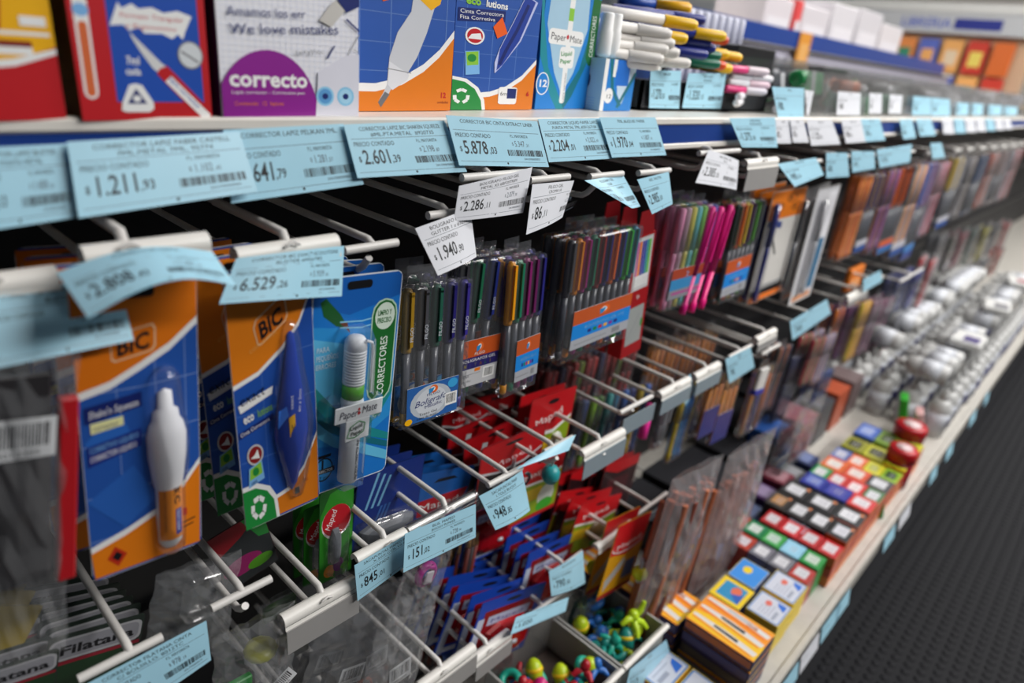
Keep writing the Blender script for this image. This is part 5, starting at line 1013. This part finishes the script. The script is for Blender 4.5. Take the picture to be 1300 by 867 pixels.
MIX = [((985, 440, 1002, 965, 520), .47, ('2A1E18', 'A05018', '1A2048'), 'dark orange and navy'), ((1003, 452, 1020, 985, 530), .46, ('1A2048', '20264A', '1A2048'), 'dark navy'), ((1030, 430, 1044, 1014, 488), .44, ('A82A3A', '3A8A4A', 'C84A5A'), 'red and green capped'), ((1046, 425, 1058, 1030, 486), .44, ('C8B0A8', '2A3AA0', 'C8B0A8'), 'pale capped blue'), ((1040, 470, 1056, 1022, 530), .44, ('2A4A9A', '1E3A6A'), 'blue low hanging'),
       ((1060, 392, 1072, 1044, 450), .46, ('E07A1A', '5A1E5A'), 'orange and plum'), ((1076, 388, 1090, 1056, 456), .45, ('5A1E5A', '3A1E6A'), 'plum'), ((1092, 384, 1104, 1064, 462), .43, ('C8B41A', 'F0A010'), 'bright yellow'), ((1106, 382, 1120, 1088, 450), .46, ('2A2228', 'B87A9A', '3A2A30'), 'black with pink dots'), ((1122, 378, 1136, 1100, 446), .46, ('A86A8A', '2A2228'), 'pink and black'),
       ((1116, 430, 1130, 1100, 480), .44, ('2A7A4A', 'A82A4A', 'C8A01E'), 'green red and yellow'), ((1136, 400, 1148, 1120, 470), .44, ('7A7A80', '8A8A92'), 'grey'), ((1150, 400, 1160, 1136, 462), .44, ('5A5A62', '2A2A32'), 'dark grey'), ((1138, 352, 1156, 1124, 400), .46, ('1E2A7A', '1A2468'), 'navy blue'), ((1160, 345, 1170, 1146, 392), .45, ('1E2A7A', '2A3A8A'), 'navy, right one'), ((1180, 330, 1188, 1166, 390), .44, ('C82A2A', 'B0B0B4'), 'red and white striped'),
       ((1170, 420, 1180, 1158, 466), .44, ('2A4A9A', 'B02A30'), 'blue and red'), ((1190, 300, 1202, 1176, 350), .48, ('4A4A50', '6A6A70'), 'smoky'), ((1206, 300, 1216, 1192, 346), .48, ('2A3A2A', '5A2A3A'), 'dark green'), ((1220, 296, 1230, 1206, 340), .48, ('8A2A3A', '2A2A3A'), 'dark red'), ((1234, 292, 1242, 1222, 334), .48, ('2A4A3A', '5A5A60'), 'blackish green'), ((1196, 356, 1206, 1184, 400), .45, ('3A2A30', '2A2A30'), 'brownish black'), ((1210, 350, 1220, 1198, 394), .45, ('2A4060', '8A2A2A'), 'steel blue'), ((1250, 290, 1258, 1240, 328), .48, ('A8A020', '4A4A50'), 'dull yellow'), ((1262, 286, 1270, 1252, 322), .48, ('4A4A54', '3A3A40'), 'slate'), ((1276, 284, 1284, 1266, 316), .48, ('B03030', '5A5A60'), 'dull red'), ((1228, 340, 1238, 1216, 380), .46, ('4A4A50', '7A7A80'), 'grey black'), ((1246, 330, 1254, 1236, 366), .46, ('2A3A50', '6A6A70'), 'blue black'), ((1266, 318, 1274, 1256, 352), .46, ('B83A28', '3A3A40'), 'scarlet')]
for (u0, v0, u1, ub, vb), yy, cs, lb in MIX:
    pen_pack(lb + ' pen packet in the far part of the middle row', ((u0, v0), (u1, v0 - 5), (ub, vb)), yy, cs * 2, None, style='solid', group='far packets on the middle hooks', copies=1, step=.03)
t = thing('orange_box', 'small orange box hanging by the far blue label', 'box', at(1078, 358, .45)); G().box(0, 0, -.03, .10, .012, .03, M('E07A1E'), bev=.002).to('carton', t); G().box(.01, -.0006, -.02, .08, -.0001, .0, M('E8A060')).to('front_panel', t)

# lower hooks
def art_sp(a): a.rect(1, 1, 99, 199, M('1A46B0')); a.rect(10, 30, 90, 168, M('8A0E18')); a.rect(18, 124, 82, 150, M('B8C0D8')); a.ell(50, 184, 12, 5, BLK); a.text('Maped', 22, 130, 16, M('1A2A8A'), fit=50); a.rect(3, 4, 12, 150, M('C0C8D8')); a.rect(10, 8, 90, 22, M('D0D4E0'))
RD = mat('red_translucent_plastic', 'A80E16', .25)
for k, (q, yy, cp, lb) in enumerate([(((613, 766), (694, 738), (600, 850)), .42, 5, 'blue card with a red sharpener on the left lower hook'), (((672, 702), (738, 672), (664, 780)), .44, 5, 'blue card with a red sharpener on the lower hook behind the 790 label'), (((600, 640), (664, 618), (594, 716)), .50, 3, 'blue card with a red sharpener under the 948 label')]):
    carded(lb, q, yy, art_sp, M('16399A'), [it_lump(.55, .62, .36, .26, .016, RD, 'sharpener', 1), it_lump(.55, .62, .1, .06, .019, M('B8BCC4'), 'blade')], name='sharpener_card', cat='sharpener', group='blue cards with red sharpeners, set %s' % 'abc'[k], copies=cp, step=.021)
bag('small clear bag with a magenta sharpener hanging under the $151 label', ((516, 690), (574, 676), (512, 784)), .40, .014, [it_ring(.55, .42, .0095, M('C01E9A'), .0042, 'sharpener'), in_block(.44, .34, .62, .5, M('C8C0C8'), y=-.012, t=.002, name='paper_label')])
for k in range(4): pen_pack('dark packet of brown pencils behind the magenta sharpener, %s' % ('first', 'second', 'third', 'fourth')[k], ((556 + k * 12, 700 - k * 8), (570 + k * 12, 694 - k * 8), (548 + k * 12, 830)), .53 - .01 * k, ('5A2018', '2A2024', '7A2A20'), None, style='pencil', group='brown pencil packets', penname='pencil', d=.008)
bag('big clear bag with a white barcode sticker between the lower hooks', ((400, 752), (505, 720), (402, 905)), .44, .03, [in_block(.3, .6, .9, .8, M('4A4C50'), name='insert')], bar=(.52, .62, .03, .022, 4), seed=3, copies=1)
bag('clear bag with a barcode and an orange mark at the bottom edge', ((470, 790), (545, 760), (470, 930)), .41, .022, [it_ring(.6, .72, .012, M('D85A2A'), .002, 'orange_band')], bar=(.55, .42, .028, .026, -14), seed=4, copies=1)
bag('clear bag with a green strip and a yellow lid at the bottom left', ((258, 800), (362, 750), (285, 930)), .42, .03, [in_block(.1, .5, .5, .66, M('1E9A3A'), name='green_strip'), in_bob(.62, .34, .014, M('A8A81E'), name='yellow_lid', sq=.5)], bar=(.72, .62, .035, .016, -32), seed=5)
bag('clear bag with a faint embossed box left of the bare crossbar', ((190, 720), (300, 690), (215, 830)), .46, .02, [in_block(.4, .15, .75, .6, clear('clear_inner_box', haze=.15, bump=.2), name='inner_box', t=.014)], seed=6)
bag('clear bag with green and yellow smudges right of the bare crossbar', ((320, 760), (400, 720), (330, 870)), .48, .025, [in_block(.1, .1, .6, .25, M('3A6A1E'), name='green_strip'), in_block(.3, .5, .8, .8, M('4A4A2A'), name='insert')], seed=7)
for k in range(5):
    t = thing('eraser', '%s eraser standing under the lower white holders, %s from the left' % (('blue', 'blue', 'salmon', 'salmon', 'salmon')[k], ('first', 'second', 'third', 'fourth', 'fifth')[k]), 'eraser', turn(at(578 + k * 17, 838 - k * 3, .45), 0, 0, -12), 'erasers in a row at the bottom edge')
    G().box(-.006, 0, -.04, .006, .02, 0, M('4A6AB0' if k < 2 else 'C87060'), bev=.001).to('body', t); G().box(-.0064, -.0004, -.028, .0064, .0204, -.012, M('8A4A44' if k > 1 else '3A4A80')).to('sleeve', t)
for k, (u, v) in enumerate([(700, 606), (726, 600), (752, 596), (712, 640), (770, 590)]):
    carded('dark card with a red tab below the middle holders, %s' % ('upper left', 'upper middle', 'upper right', 'lower left', 'farthest right')[k], ((u, v), (u + 44, v - 16), (u - 4, v + 60)), .50 - .008 * k, lambda a: (a.rect(1, 1, 99, 199, M('2A1518')), a.poly([(1, 199), (99, 199), (99, 160), (40, 150), (1, 176)], M('B8141C')), a.rect(20, 40, 80, 130, M('4A2024'))), M('6A1216'), [], group='dark cards with red tabs', copies=2, step=.012)
carded('red headed card with dark picture above the yellow toy', ((738, 640), (790, 626), (742, 700)), .44, art_rg, M('A81820'), [it_lump(.6, .6, .2, .2, .01, M('6A5A3A'), 'sharpener')], group='red headed cards on the lower hooks', copies=2)
bag('dark clear pack of teal and orange pieces above the right toy bin', ((745, 700), (800, 680), (742, 790)), .42, .03, [in_bob(.2, .2, .012, M('A8C01E')), in_block(.2, .3, .9, .5, M('1E2A2A')), it_ring(.5, .62, .016, M('D86A1E'), .003, 'orange_band'), in_block(.15, .62, .85, .95, M('1E5A54'), t=.02, name='teal_box')], seed=9)
def art_ry(a): a.rect(1, 1, 99, 199, M('E0A018')); a.poly([(1, 199), (99, 199), (99, 120), (50, 104), (1, 118)], M('D01820')); a.ell(50, 132, 46, 18, M('E8E0E0')); a.ell(50, 134, 44, 16, M('D01820')); a.text('Maped', 16, 126, 20, WHT, rot=6, fit=70); a.poly([(10, 20), (60, 80), (50, 96), (8, 50)], M('B8B8B8')); a.rect(60, 30, 92, 80, M('3A6AB0')); a.rect(1, 1, 99, 12, M('A81A2A'))
carded('yellow card with a red and white oval header beside the pencil bag', ((786, 668), (828, 648), (788, 745)), .375, art_ry, M('C89018'), [], group='yellow cards with red header', copies=1, step=.02)
for (u, v, c, lb) in ((812, 728, 'C8D81E', 'lime'), (853, 692, '1E8AA8', 'teal')):
    t = thing('ball_keychain', lb + ' ball shaped sharpener on a clear strap in the lower row', 'sharpener', at(u, v, .35), 'ball sharpeners'); g = G(); g.lathe([(.0001, -.011), (.006, -.0095), (.011, -.003), (.0115, .002), (.008, .009), (.003, .011)], M(c), 16); g.to('ball', t)
    G().lathe([(.0001, -.016), (.004, -.015), (.005, -.010)], M('C8C8D0'), 10).to('tip', t); G().tube([(0, 0, .01), (.002, 0, .018), (.001, .002, .026)], .003, M('A8B0C0'), 8).to('strap', t)
    if c == '1E8AA8': G().lathe([(.010, -.009), (.0112, 0), (.0095, .007)], M('2A1E5A'), 14, Matrix.Translation((-.003, -.0005, 0))).to('band', t)
rnd = random.Random(5)
its = [in_stick(.08 + .07 * k, .12 + rnd.uniform(0, .04), .92, .0042, M(('8A5A48', 'A06A50', '7A4A40', '9A6050')[k % 4]), y=-.012 - .006 * (k % 3), lean=.04, name='pencil') for k in range(12)]
its = [in_stick(.08 + .048 * k, .14 + rnd.uniform(0, .05), .97, .0062, M(('A05A3A', 'B87050', '7A4030', 'A86448', 'C88A70')[k % 5]), y=-.010 - .007 * (k % 4), lean=.03, name='pencil') for k in range(18)]
bag('large clear bag of brown pencils hanging above the box stacks', ((838, 600), (906, 568), (836, 765)), .36, .04, its, film=clear('pinkish_bag_film', 'F4E4E0', haze=.17, bump=.6, scale=22, base=.04, rough=.15), seed=11)
its = [in_stick(.08 + .06 * k, .2 + rnd.uniform(0, .04), .95, .0060, M(('B87A60', 'C08A74', '9A6450')[k % 3]), y=-.012, lean=-.05, name='pencil') for k in range(14)]
bag('pinkish clear bag of pencils, far one of the two big pencil bags', ((912, 572), (975, 536), (896, 735)), .35, .035, its, film=MATS['pinkish_bag_film'], seed=12)
bag('empty looking clear bag hanging above the striped cards', ((1010, 520), (1045, 495), (985, 600)), .38, .02, [in_block(.2, .5, .8, .9, M('7A2A3A'))], seed=13, copies=1)
for k in range(4): bag('clear bag dimly seen in the gap under the far middle hooks, %s' % ('first', 'second', 'third', 'fourth')[k], ((960 + k * 42, 470 - k * 26), (990 + k * 42, 455 - k * 26), (948 + k * 40, 560 - k * 34)), .50, .02, [in_block(.2, .3, .8, .8, M(('3A3C40', '6A6E74', '4A4E50', '5A5E64')[k]))], seed=20 + k)

# ------------------------------------------------------------------ base shelf: toy bins, printed boxes, jars and white bottles
ORD = ('first', 'second', 'third', 'fourth', 'fifth', 'sixth', 'seventh', 'eighth', 'ninth', 'tenth', 'eleventh', 'twelfth')
LONG = ORD + ('thirteenth', 'fourteenth', 'fifteenth', 'sixteenth', 'seventeenth', 'eighteenth', 'nineteenth', 'twentieth', 'twenty first', 'twenty second')
CLR = mat('bin_grey_plastic', 'A8A8A4', .4)
def toybin(label, x0, x1, y0, y1, hh, cols, n, nm):
    t = thing('toy_bin', label, 'bin', (x0, y0, BZ + .0005), 'bins of small toys')
    W2, D2 = x1 - x0, y1 - y0
    G().box(0, 0, 0, W2, .003, hh, CLR).to('front_panel', t); G().box(0, D2 - .003, 0, W2, D2, hh + .02, HAZY).to('back_panel', t); G().box(0, .003, 0, .003, D2 - .003, hh, CLR).to('side_panel', t); G().box(W2 - .003, .003, 0, W2, D2 - .003, hh, CLR).to('side_panel', t)
    G().box(.003, .003, 0, W2 - .003, D2 - .003, .003, mat('bin_floor', '2A2420', .6)).to('bottom_panel', t); G().box(.004, .004, .003, W2 - .004, D2 - .004, .045, mat('bin_liner_card', '4A3E38', .7)).to('raised_insert', t); G().tube([(0, -.003, hh), (W2, -.003, hh)], .004, HOLD, 10).to('label_rail', t)
    r = random.Random(len(label)); cname = {'B01A2A': 'dark red', '1EA088': 'teal', 'B8D01E': 'lime', '2A6AB8': 'blue', 'E02A3A': 'red', 'D01E7A': 'pink', '1E8A80': 'green teal', 'D8D8D8': 'white', 'E8C81E': 'yellow'}
    for k in range(n):
        c = cols[k % len(cols)]; px, py = x0 + .018 + (k + .5) / n * (W2 - .036), y0 + .018 + r.random() * (D2 - .036); z = BZ + .062 + r.random() * (hh * .36)
        kind = k % 3; o = thing(('toy_rider', 'toy_ring', 'toy_egg')[kind], cname[c] + (' star armed', ' ring shaped', ' egg shaped')[kind] + ' toy, %s from the left in the %s bin' % (LONG[k], nm), 'toy', Matrix.Translation((px, py, z)) @ Matrix.Rotation(r.uniform(0, 6.28), 4, 'Z') @ Matrix.Rotation(r.uniform(-.9, .9), 4, 'X'), 'toys in the ' + nm + ' bin')
        if kind == 0:
            g = G(); 
            for a_ in range(4): t_ = a_ * PI / 2 + .4; g.tube([(0, 0, 0), (.012 * math.cos(t_), .012 * math.sin(t_), .003), (.019 * math.cos(t_), .019 * math.sin(t_), -.002)], [.006, .0045, .003], M(c), 8)
            g.to('body', o); G().lathe([(.0001, .002), (.006, .004), (.0075, .010), (.005, .016), (.0001, .018)], M(c), 10).to('head', o)
        elif kind == 1:
            G().tube([(.012 * math.cos(2 * PI * q / 14), .012 * math.sin(2 * PI * q / 14), 0) for q in range(15)], .0055, M(c), 8).to('ring', o)
        else:
            G().lathe([(.006, -.014), (.010, -.012), (.012, 0), (.010, .008), (.004, .014)], M(c), 10).to('body', o); G().lathe([(.0105, -.004), (.0128, -.001), (.0122, .003)], M('E8C81E'), 10).to('band', o)
toybin('grey bin of red teal and lime toys at the bottom edge', .50, .638, .298, .42, .10, ('B01A2A', '1EA088', 'B8D01E', '2A6AB8', 'E02A3A', 'D01E7A'), 22, 'left')
toybin('grey bin of teal blue and lime toys left of the orange boxes', .642, .755, .298, .42, .10, ('1E8A80', '2A6AB8', 'B8D01E', '1EA088'), 18, 'right')
o = thing('toy_rider', 'big lime toy with spread arms on top of the right bin', 'toy', atz(803, 785, BZ + .115))
for a_, p in (('arm', [(0, 0, 0), (.012, -.004, .012), (.018, -.004, .024)]), ('arm', [(0, 0, 0), (-.014, 0, .008), (-.022, .004, 0)]), ('leg', [(0, 0, 0), (.010, -.012, -.006), (.014, -.018, -.014)]), ('leg', [(0, 0, 0), (-.008, -.014, -.006), (-.012, -.020, -.014)])): G().tube(p, [.006, .005, .0035], M('B4D41E'), 8).to(a_, o)
G().lathe([(.0001, -.004), (.008, 0), (.0085, .006), (.006, .013), (.0001, .015)], M('B4D41E'), 12).to('body', o)
def flatbox(label, x0, y0, x1, y1, z0, z1, col, artf, side=None, yaw=0, name='stationery_box', group='boxes lying on the base shelf', uw=100, uh=100, cat='box', bandc=None):
    r = thing(name, label, cat, turn((x0, y0, z0 + .0004), yaw), group); W2, D2, hh = x1 - x0, y1 - y0, z1 - z0 - .0006
    G().box(0, 0, 0, W2, D2, hh, side or col, bev=.001).to('carton', r)
    g = G(); a = Art(g, lambda p, q, L: (W2 * p / uw, D2 * q / uh, hh + L + .00003)); a.rect(.5, .5, uw - .5, uh - .5, col); artf(a); g.to('top_print', r)
    if bandc: G().box(-.0004, .002, hh * .25, -.0001, D2 - .002, hh * .85, M(bandc)).to('side_print', r)
    return r
def art_pencilbox(a):       # long in Y: q from front 0 to back 100, p across
    a.rect(0, 0, 100, 100, M('F0941E'))
    a.poly([(4, 0), (50, 0), (60, 50), (36, 100), (4, 100)], M('F0C020'))
    for x in (20, 52, 82):
        a.poly([(x - 8, 4), (x + 4, 2), (x + 12, 50), (x + 10, 96), (x + 2, 98), (x - 2, 50)], M('D8D6D4')); a.poly([(x - 1, 30), (x + 7, 30), (x + 9, 66), (x + 3, 66)], BLK if x != 82 else M('B8B8BC')); a.line([(x - 12, 6), (x - 8, 50), (x - 2, 96)], 3, M('E8602A'))
    a.text('BIC', 86, 20, 12, M('A84A08'), rot=90, bold=.03); a.poly([(92, 0), (100, 0), (100, 100), (94, 100)], M('F0A028'))
PB = M('1E1E50')
flatbox('orange and yellow pencil box on top of its stack, front one', .80, .178, .875, .288, BZ + .07, BZ + .092, M('F0941E'), art_pencilbox, PB, bandc='C86A28')
for k in range(3): flatbox('dark sided pencil box under the front orange one, %s from the top' % ORD[k + 1], .80 + .003 * (k % 2), .178, .875 + .003 * (k % 2), .288, BZ + .0465 - k * .0233, BZ + .069 - k * .0233, M('F0941E'), art_pencilbox, PB, bandc=('4A4A78', '3A3A40', '4A4A50')[k])
for k in range(3): flatbox('orange pencil box behind the front stack, %s from the top' % ORD[k], .79, .294, .865, .405, BZ + .055 - k * .0233, BZ + .0775 - k * .0233, M('F08A1E'), art_pencilbox, PB, bandc='4A4A78')
for k in range(2): flatbox('worn yellow pencil box beside the right toy bin, %s from the top' % ORD[k], .805, .41, .88, .52, BZ + .0235 - k * .0233, BZ + .046 - k * .0233, M('E8B82A'), art_pencilbox, PB)
def art_white4(a, bg='E8C820'):
    a.rect(4, 4, 96, 96, M('C8CCD8')); a.line([(4, 4), (96, 4), (96, 96), (4, 96), (4, 4)], 4, M('3A7AC0')); a.rect(14, 20, 50, 30, M('9AA0B0')); 
    for k in range(4): a.line([(14, 40 + k * 10), (70 - 6 * k, 40 + k * 10)], 2.5, M('A0A4B4'))
    a.poly([(60, 12), (88, 12), (88, 40), (74, 34)], M('2A6AC8')); a.ell(66, 60, 12, 10, M('D86A5A'), 10)
Y4 = M('E8C820')
for (x0, y0, x1, y1, z, n, lb, af, sd) in [(.915, .186, .975, .24, .072, 3, 'front left', art_white4, Y4), (.982, .188, 1.045, .243, .072, 3, 'back left', art_white4, Y4), (.905, .246, .965, .30, .068, 2, 'inner yellow framed', lambda a: (a.rect(6, 6, 94, 94, Y4), a.rect(14, 14, 86, 86, M('2A8AB8')), a.ell(60, 40, 20, 16, M('D86A4A'), 10), a.poly([(14, 14), (60, 14), (40, 50)], M('2A5AB0'))), M('24305A')), (.972, .25, 1.035, .30, .066, 2, 'inner sky blue', lambda a: (a.rect(2, 2, 98, 98, M('3A8AD8')), a.ell(60, 60, 16, 16, M('E8C81E'), 12)), M('3A6AC0'))]:
    for k in range(n): flatbox('%s crayon box next to the orange pencil boxes, %s from the top' % (lb, ORD[k]), x0, y0, x1, y1, BZ + z - .0205 * (k + 1), BZ + z - .0205 * k, Y4, af, sd)
for k, (x0, y0) in enumerate([(.700, .178), (.700, .252), (.625, .178)]):
    for j in range(2): flatbox('yellow bordered white box at the bottom edge, %s, %s' % (('nearest the aisle', 'inner', 'mostly below the frame')[k], ('upper', 'lower')[j]), x0, y0, x0 + .072, y0 + .07, BZ + .021 * (1 - j), BZ + .021 * (2 - j), Y4, art_white4, M('E8B020'), bandc='C83A1E')
# the coloured card stacks: rows across the shelf, one row after the other along it
def lab_art(lc, spot=None):
    def f(a):
        a.rect(22, 22, 80, 84, M(lc)); a.line([(30, 40), (72, 40)], 4, M('A0A0A8')); a.line([(30, 56), (66, 56)], 4, M('A8A8B0'))
        if spot: a.ell(84, 16, 8, 8, M(spot), 8)
    return f
ROWS = [(1.062, .045, [('A8302A', 'C8C8CC', 'white labelled dark red'), ('707078', 'CACACE', 'grey'), ('6A6A74', 'D0D0D4', 'grey white'), ('A83A2A', 'C8C0C4', 'red')]),
        (1.112, .045, [('1E8A3A', 'B8C8B8', 'green'), ('8AC0D8', '9AC8E0', 'pale blue'), ('3A9A4A', 'B0C8B8', 'light green'), ('1E7A4A', 'C8D0C8', 'deep green'), ('B84A3A', 'C8B0B0', 'rusty')]),
        (1.162, .05, [('B81A20', 'D0C4C8', 'red'), ('B0181E', 'C8C0C4', 'crimson'), ('C02028', 'D8D0D4', 'bright red'), ('A81A1E', 'C8C0C4', 'dark red')]),
        (1.217, .06, [('141418', 'C8C8D0', 'black'), ('18181C', 'D0D0D4', 'jet black'), ('1A1A1E', 'C8C8CC', 'coal black'), ('26221E', 'A87A4A', 'brown black')]),
        (1.282, .06, [('141418', 'D4D4D8', 'black'), ('1A1A1E', 'CCCCD0', 'jet black'), ('16161A', 'C8C8CC', 'coal black')]),
        (1.347, .055, [('C82428', 'D4CCD0', 'red'), ('1A2A90', '4A4A9A', 'navy'), ('16268A', '6A7AB8', 'deep blue')]),
        (1.407, .06, [('3A6A3A', 'C8C8CC', 'dark green'), ('C82A2A', 'E0D0D0', 'scarlet'), ('C03028', 'D0C8C8', 'red'), ('2A8A4A', 'C8C8C8', 'green')]),
        (1.475, .06, [('2A2A30', 'C8C8CC', 'dark grey'), ('C84A2A', 'D8C8C0', 'orange red'), ('D0602A', 'D8D0C8', 'orange')]),
        (1.545, .06, [('8AB02A', '2A4A2A', 'lime'), ('C8C02A', 'A8A83A', 'yellow'), ('D86A3A', 'D8C8C0', 'coral'), ('5A6AA0', 'B8B8C8', 'slate blue')]),
        (1.615, .07, [('C8C81E', '5A6A2A', 'bright yellow'), ('B0B020', '4A4A20', 'olive yellow'), ('8A8A1E', '3A3A1A', 'dark yellow')]),
        (1.70, .08, [('B8B81E', '5A6A2A', 'yellow'), ('6A8A1E', '3A4A1A', 'olive green'), ('3A5AA8', '8A9AC8', 'blue')])]
for ri, (x, dx, cs) in enumerate(ROWS):
    y = .182 + (.012 if ri in (0, 1) else 0); nn = len(cs); wy = (.14 if nn < 5 else .175) / nn * (1.12 if ri in (3, 4) else 1)
    for k, (c, lc, nmn) in enumerate(cs):
        top = (.062, .064, .068, .075, .075, .078, .07, .066, .06, .062, .066)[ri]; tiers = 3
        for j in range(tiers):
            hh = top / tiers
            flatbox('%s card box, %s cross row past the crayon boxes, %s in pile' % (nmn, ORD[ri], ('top', 'middle', 'bottom')[j]), x, y + k * (wy + .002), x + dx, y + k * (wy + .002) + wy, BZ + top - hh * (j + 1), BZ + top - hh * j, M(c), lab_art(lc, 'D87A3A' if ri in (3, 4) else None), M(('C85A1E', 'B83A1E', 'D8701E')[j]) if k == 0 and ri > 1 else M(c))
# a blue label lying on the boxes, jars, leaf green packs
price_label('pale blue price label lying on the green boxes of the base shelf', atz(1018, 678, BZ + .066), atz(1052, 660, BZ + .066), atz(1000, 660, BZ + .067), atz(1030, 640, BZ + .067), '', '', '', '', group='loose price labels on the base shelf', full=False)
for k, (x, y, r_, c, lb) in enumerate([(1.80, .225, .035, 'B01420', 'red lidded jar standing on the base shelf, far one'), (1.60, .215, .0, 'B01420', ''), (1.655, .205, .03, 'B81820', 'red lidded jar near the shelf edge, near one')]):
    if not r_: continue
    t = thing('jar', lb, 'jar', (x, y - .0, BZ + (.0005 if k == 0 else .0005)), 'red lidded jars'); G().lathe([(r_ * .95, 0), (r_, .004), (r_, .07)], mat('dark_red_jar', '7A1020', .25), 20).to('body', t)
    l_ = G().lathe([(r_ * 1.05, .07), (r_ * 1.05, .095), (r_ * .98, .1)], M(c), 20).to('lid', t); G().lathe([(r_ * .6, .1001), (r_ * .6, .1012)], M('D8C0C0'), 14).to('lid_label', t)
for k, (x, y, c, lb) in enumerate([(1.90, .24, '2EA02A', 'leaf green packet leaning by the red lidded jars'), (1.50, .178, '1E7A2A', 'dark green packet at the shelf edge'), (1.94, .21, 'D8A8A8', 'pale pink patterned packet')]):
    t = thing('packet', lb, 'packet', turn((x, y, BZ + .001), 15, -12)); G().box(-.02, 0, 0, .035, .02, (.13, .05, .09)[k], M(c), bev=.003).to('packet', t); G().box(-.01, -.0008, .01, .02, -.0002, .04, M('D8D0C8')).to('front_panel', t)
# white glue bottles and tubs crowding the far end of the base shelf
rnd = random.Random(11); n = 0
WB = mat('white_bottle_plastic', 'B4B4B2', .35); first = None
LONG = ORD + ('thirteenth', 'fourteenth', 'fifteenth', 'sixteenth', 'seventeenth', 'eighteenth', 'nineteenth', 'twentieth', 'twenty first', 'twenty second')
for i in range(20):
    for j in range(6):
        x = 2.02 + i * .078 + rnd.uniform(-.003, .003); y = .205 + j * .076 + rnd.uniform(-.003, .003)
        lb = 'upright white glue bottle, %s row from the jars, %s from the aisle' % (LONG[i], ORD[j])
        if first is None:
            first = t = thing('glue_bottle', lb, 'bottle', (x, y, BZ + .0005), 'white glue bottles at the far end')
            G().lathe([(.025, 0), (.028, .004), (.028, .08), (.023, .10), (.010, .108)], WB, 16).to('body', t); G().lathe([(.011, .108), (.010, .116), (.005, .136), (.003, .138)], WB, 12).to('nozzle', t)
            G().lathe([(.0284, .02), (.0284, .072)], M('BFC2C8'), 16).to('label_band', t); G().box(-.012, -.0298, .034, .012, -.0288, .06, M('4A4A78')).to('label_print', t)
        else: dup(first, turn((x, y, BZ + .0005), rnd.uniform(-50, 50)), lb)
for i in range(20):
    for j in range(2):
        mw = turn((2.03 + i * .078, .215 + j * .165 + rnd.uniform(-.005, .005), BZ + .139 + .0285), 180 + rnd.uniform(-14, 14), 90 + rnd.uniform(-4, 4))
        if rnd.random() < .3: continue
        dup(first, mw, 'white glue bottle lying on others, %s row from the jars, %s from the aisle' % (LONG[i], ORD[j]), 'white glue bottles lying on top')
for k in range(3):
    t = thing('flat_pack', 'white flat pack with a %s print among the white bottles' % ('dark violet', 'grey', 'dull red')[k], 'packet', turn((2.22 + k * .5, .19, BZ + .198), 8 * (k % 3), 0), 'white flat packs on the bottles')
    G().box(0, 0, 0, .12, .08, .02, M('CFCFCC'), bev=.004).to('packet', t); G().box(.01, .01, .0201, .07, .05, .021, M(('3A2A6A', '6A6A70', '9A5A60')[k])).to('print', t)
for k in range(5):
    c = ('2A5AA8', '8A3A4A', '3A3A40', 'A84A2A', '6A5A5A', '3A6A3A')[k]; t = thing('small_box', {'2A5AA8': 'blue', '8A3A4A': 'wine red', '3A3A40': 'black', 'A84A2A': 'rust', '6A5A5A': 'taupe', '3A6A3A': 'moss green'}[c] + ' small upright box at the back of the base shelf', 'box', (1.42 + k * .12, .40, BZ + .0005), 'upright boxes at the back of the base shelf'); G().box(0, 0, 0, .09, .08, .11, M(c), bev=.001).to('carton', t); G().box(-.0008, .01, .03, -.0002, .07, .09, M('B8B8BC')).to('side_panel', t)
# labels on the edge of the base shelf
for k, (u, v) in enumerate([(975, 868), (1000, 832), (1028, 796), (1046, 768), (1100, 680), (1118, 652), (1160, 598), (1182, 570), (1212, 528), (1232, 502)]):
    p = atz(u, v, BZ - .012); p.y = .149; price_label('%s price label on the base shelf edge, %s from the near end' % ('white' if k in (1, 5) else 'pale blue', ORD[k]), p + Vector((0, 0, .012)), p + Vector((.07 + .01 * (k % 3), 0, .012)), p + Vector((0, -.006, -.022)), p + Vector((.07 + .01 * (k % 3), -.006, -.022)), '', '', '', '', paper=WPAPER if k in (1, 5) else PAPER, group='price labels on the base shelf edge', full=False)

for k in range(16):  # made-up cartons, added to darken the bare back of the base shelf
    far = k >= 7
    t = thing('darkening_carton', 'added dark filler carton at the back of the base shelf, %s from the near end' % LONG[k], 'box', (.20 + k * .112, .42 if far else .53, BZ + .0005), 'added dark cartons at the back of the base shelf')
    if far and .20 + k * .112 > 1.40: t.location.y = .50
    G().box(0, 0, 0, .105, .14 if far else .10, .06 + .012 * (k % 3), M('2A2A2E'), bev=.001).to('carton', t); G().box(.01, -.0006, .01, .095, -.0001, .05, M('3A3C42')).to('front_panel', t)
for k in range(8):
    x = .98 + k * .072
    t = thing('carded_refill', '%s small flat pack lying behind the card boxes, %s from the near end' % (('purple', 'wine', 'grey', 'navy')[k % 4], ORD[k]), 'packet', turn((x, .345, BZ + .0005), 4 * (k % 3 - 1)), 'small flat packs in the middle of the base shelf')
    G().box(0, 0, 0, .058, .066, .035 + .01 * (k % 3), M(('4A2A5A', '6A2030', '5A5C60', '22305A')[k % 4]), bev=.001).to('carton', t); G().box(.008, .01, .0352 + .01 * (k % 3), .05, .055, .036 + .01 * (k % 3), M(('8A7A98', '9A7078', '8A8C90', '6A78A0')[k % 4])).to('top_panel', t)
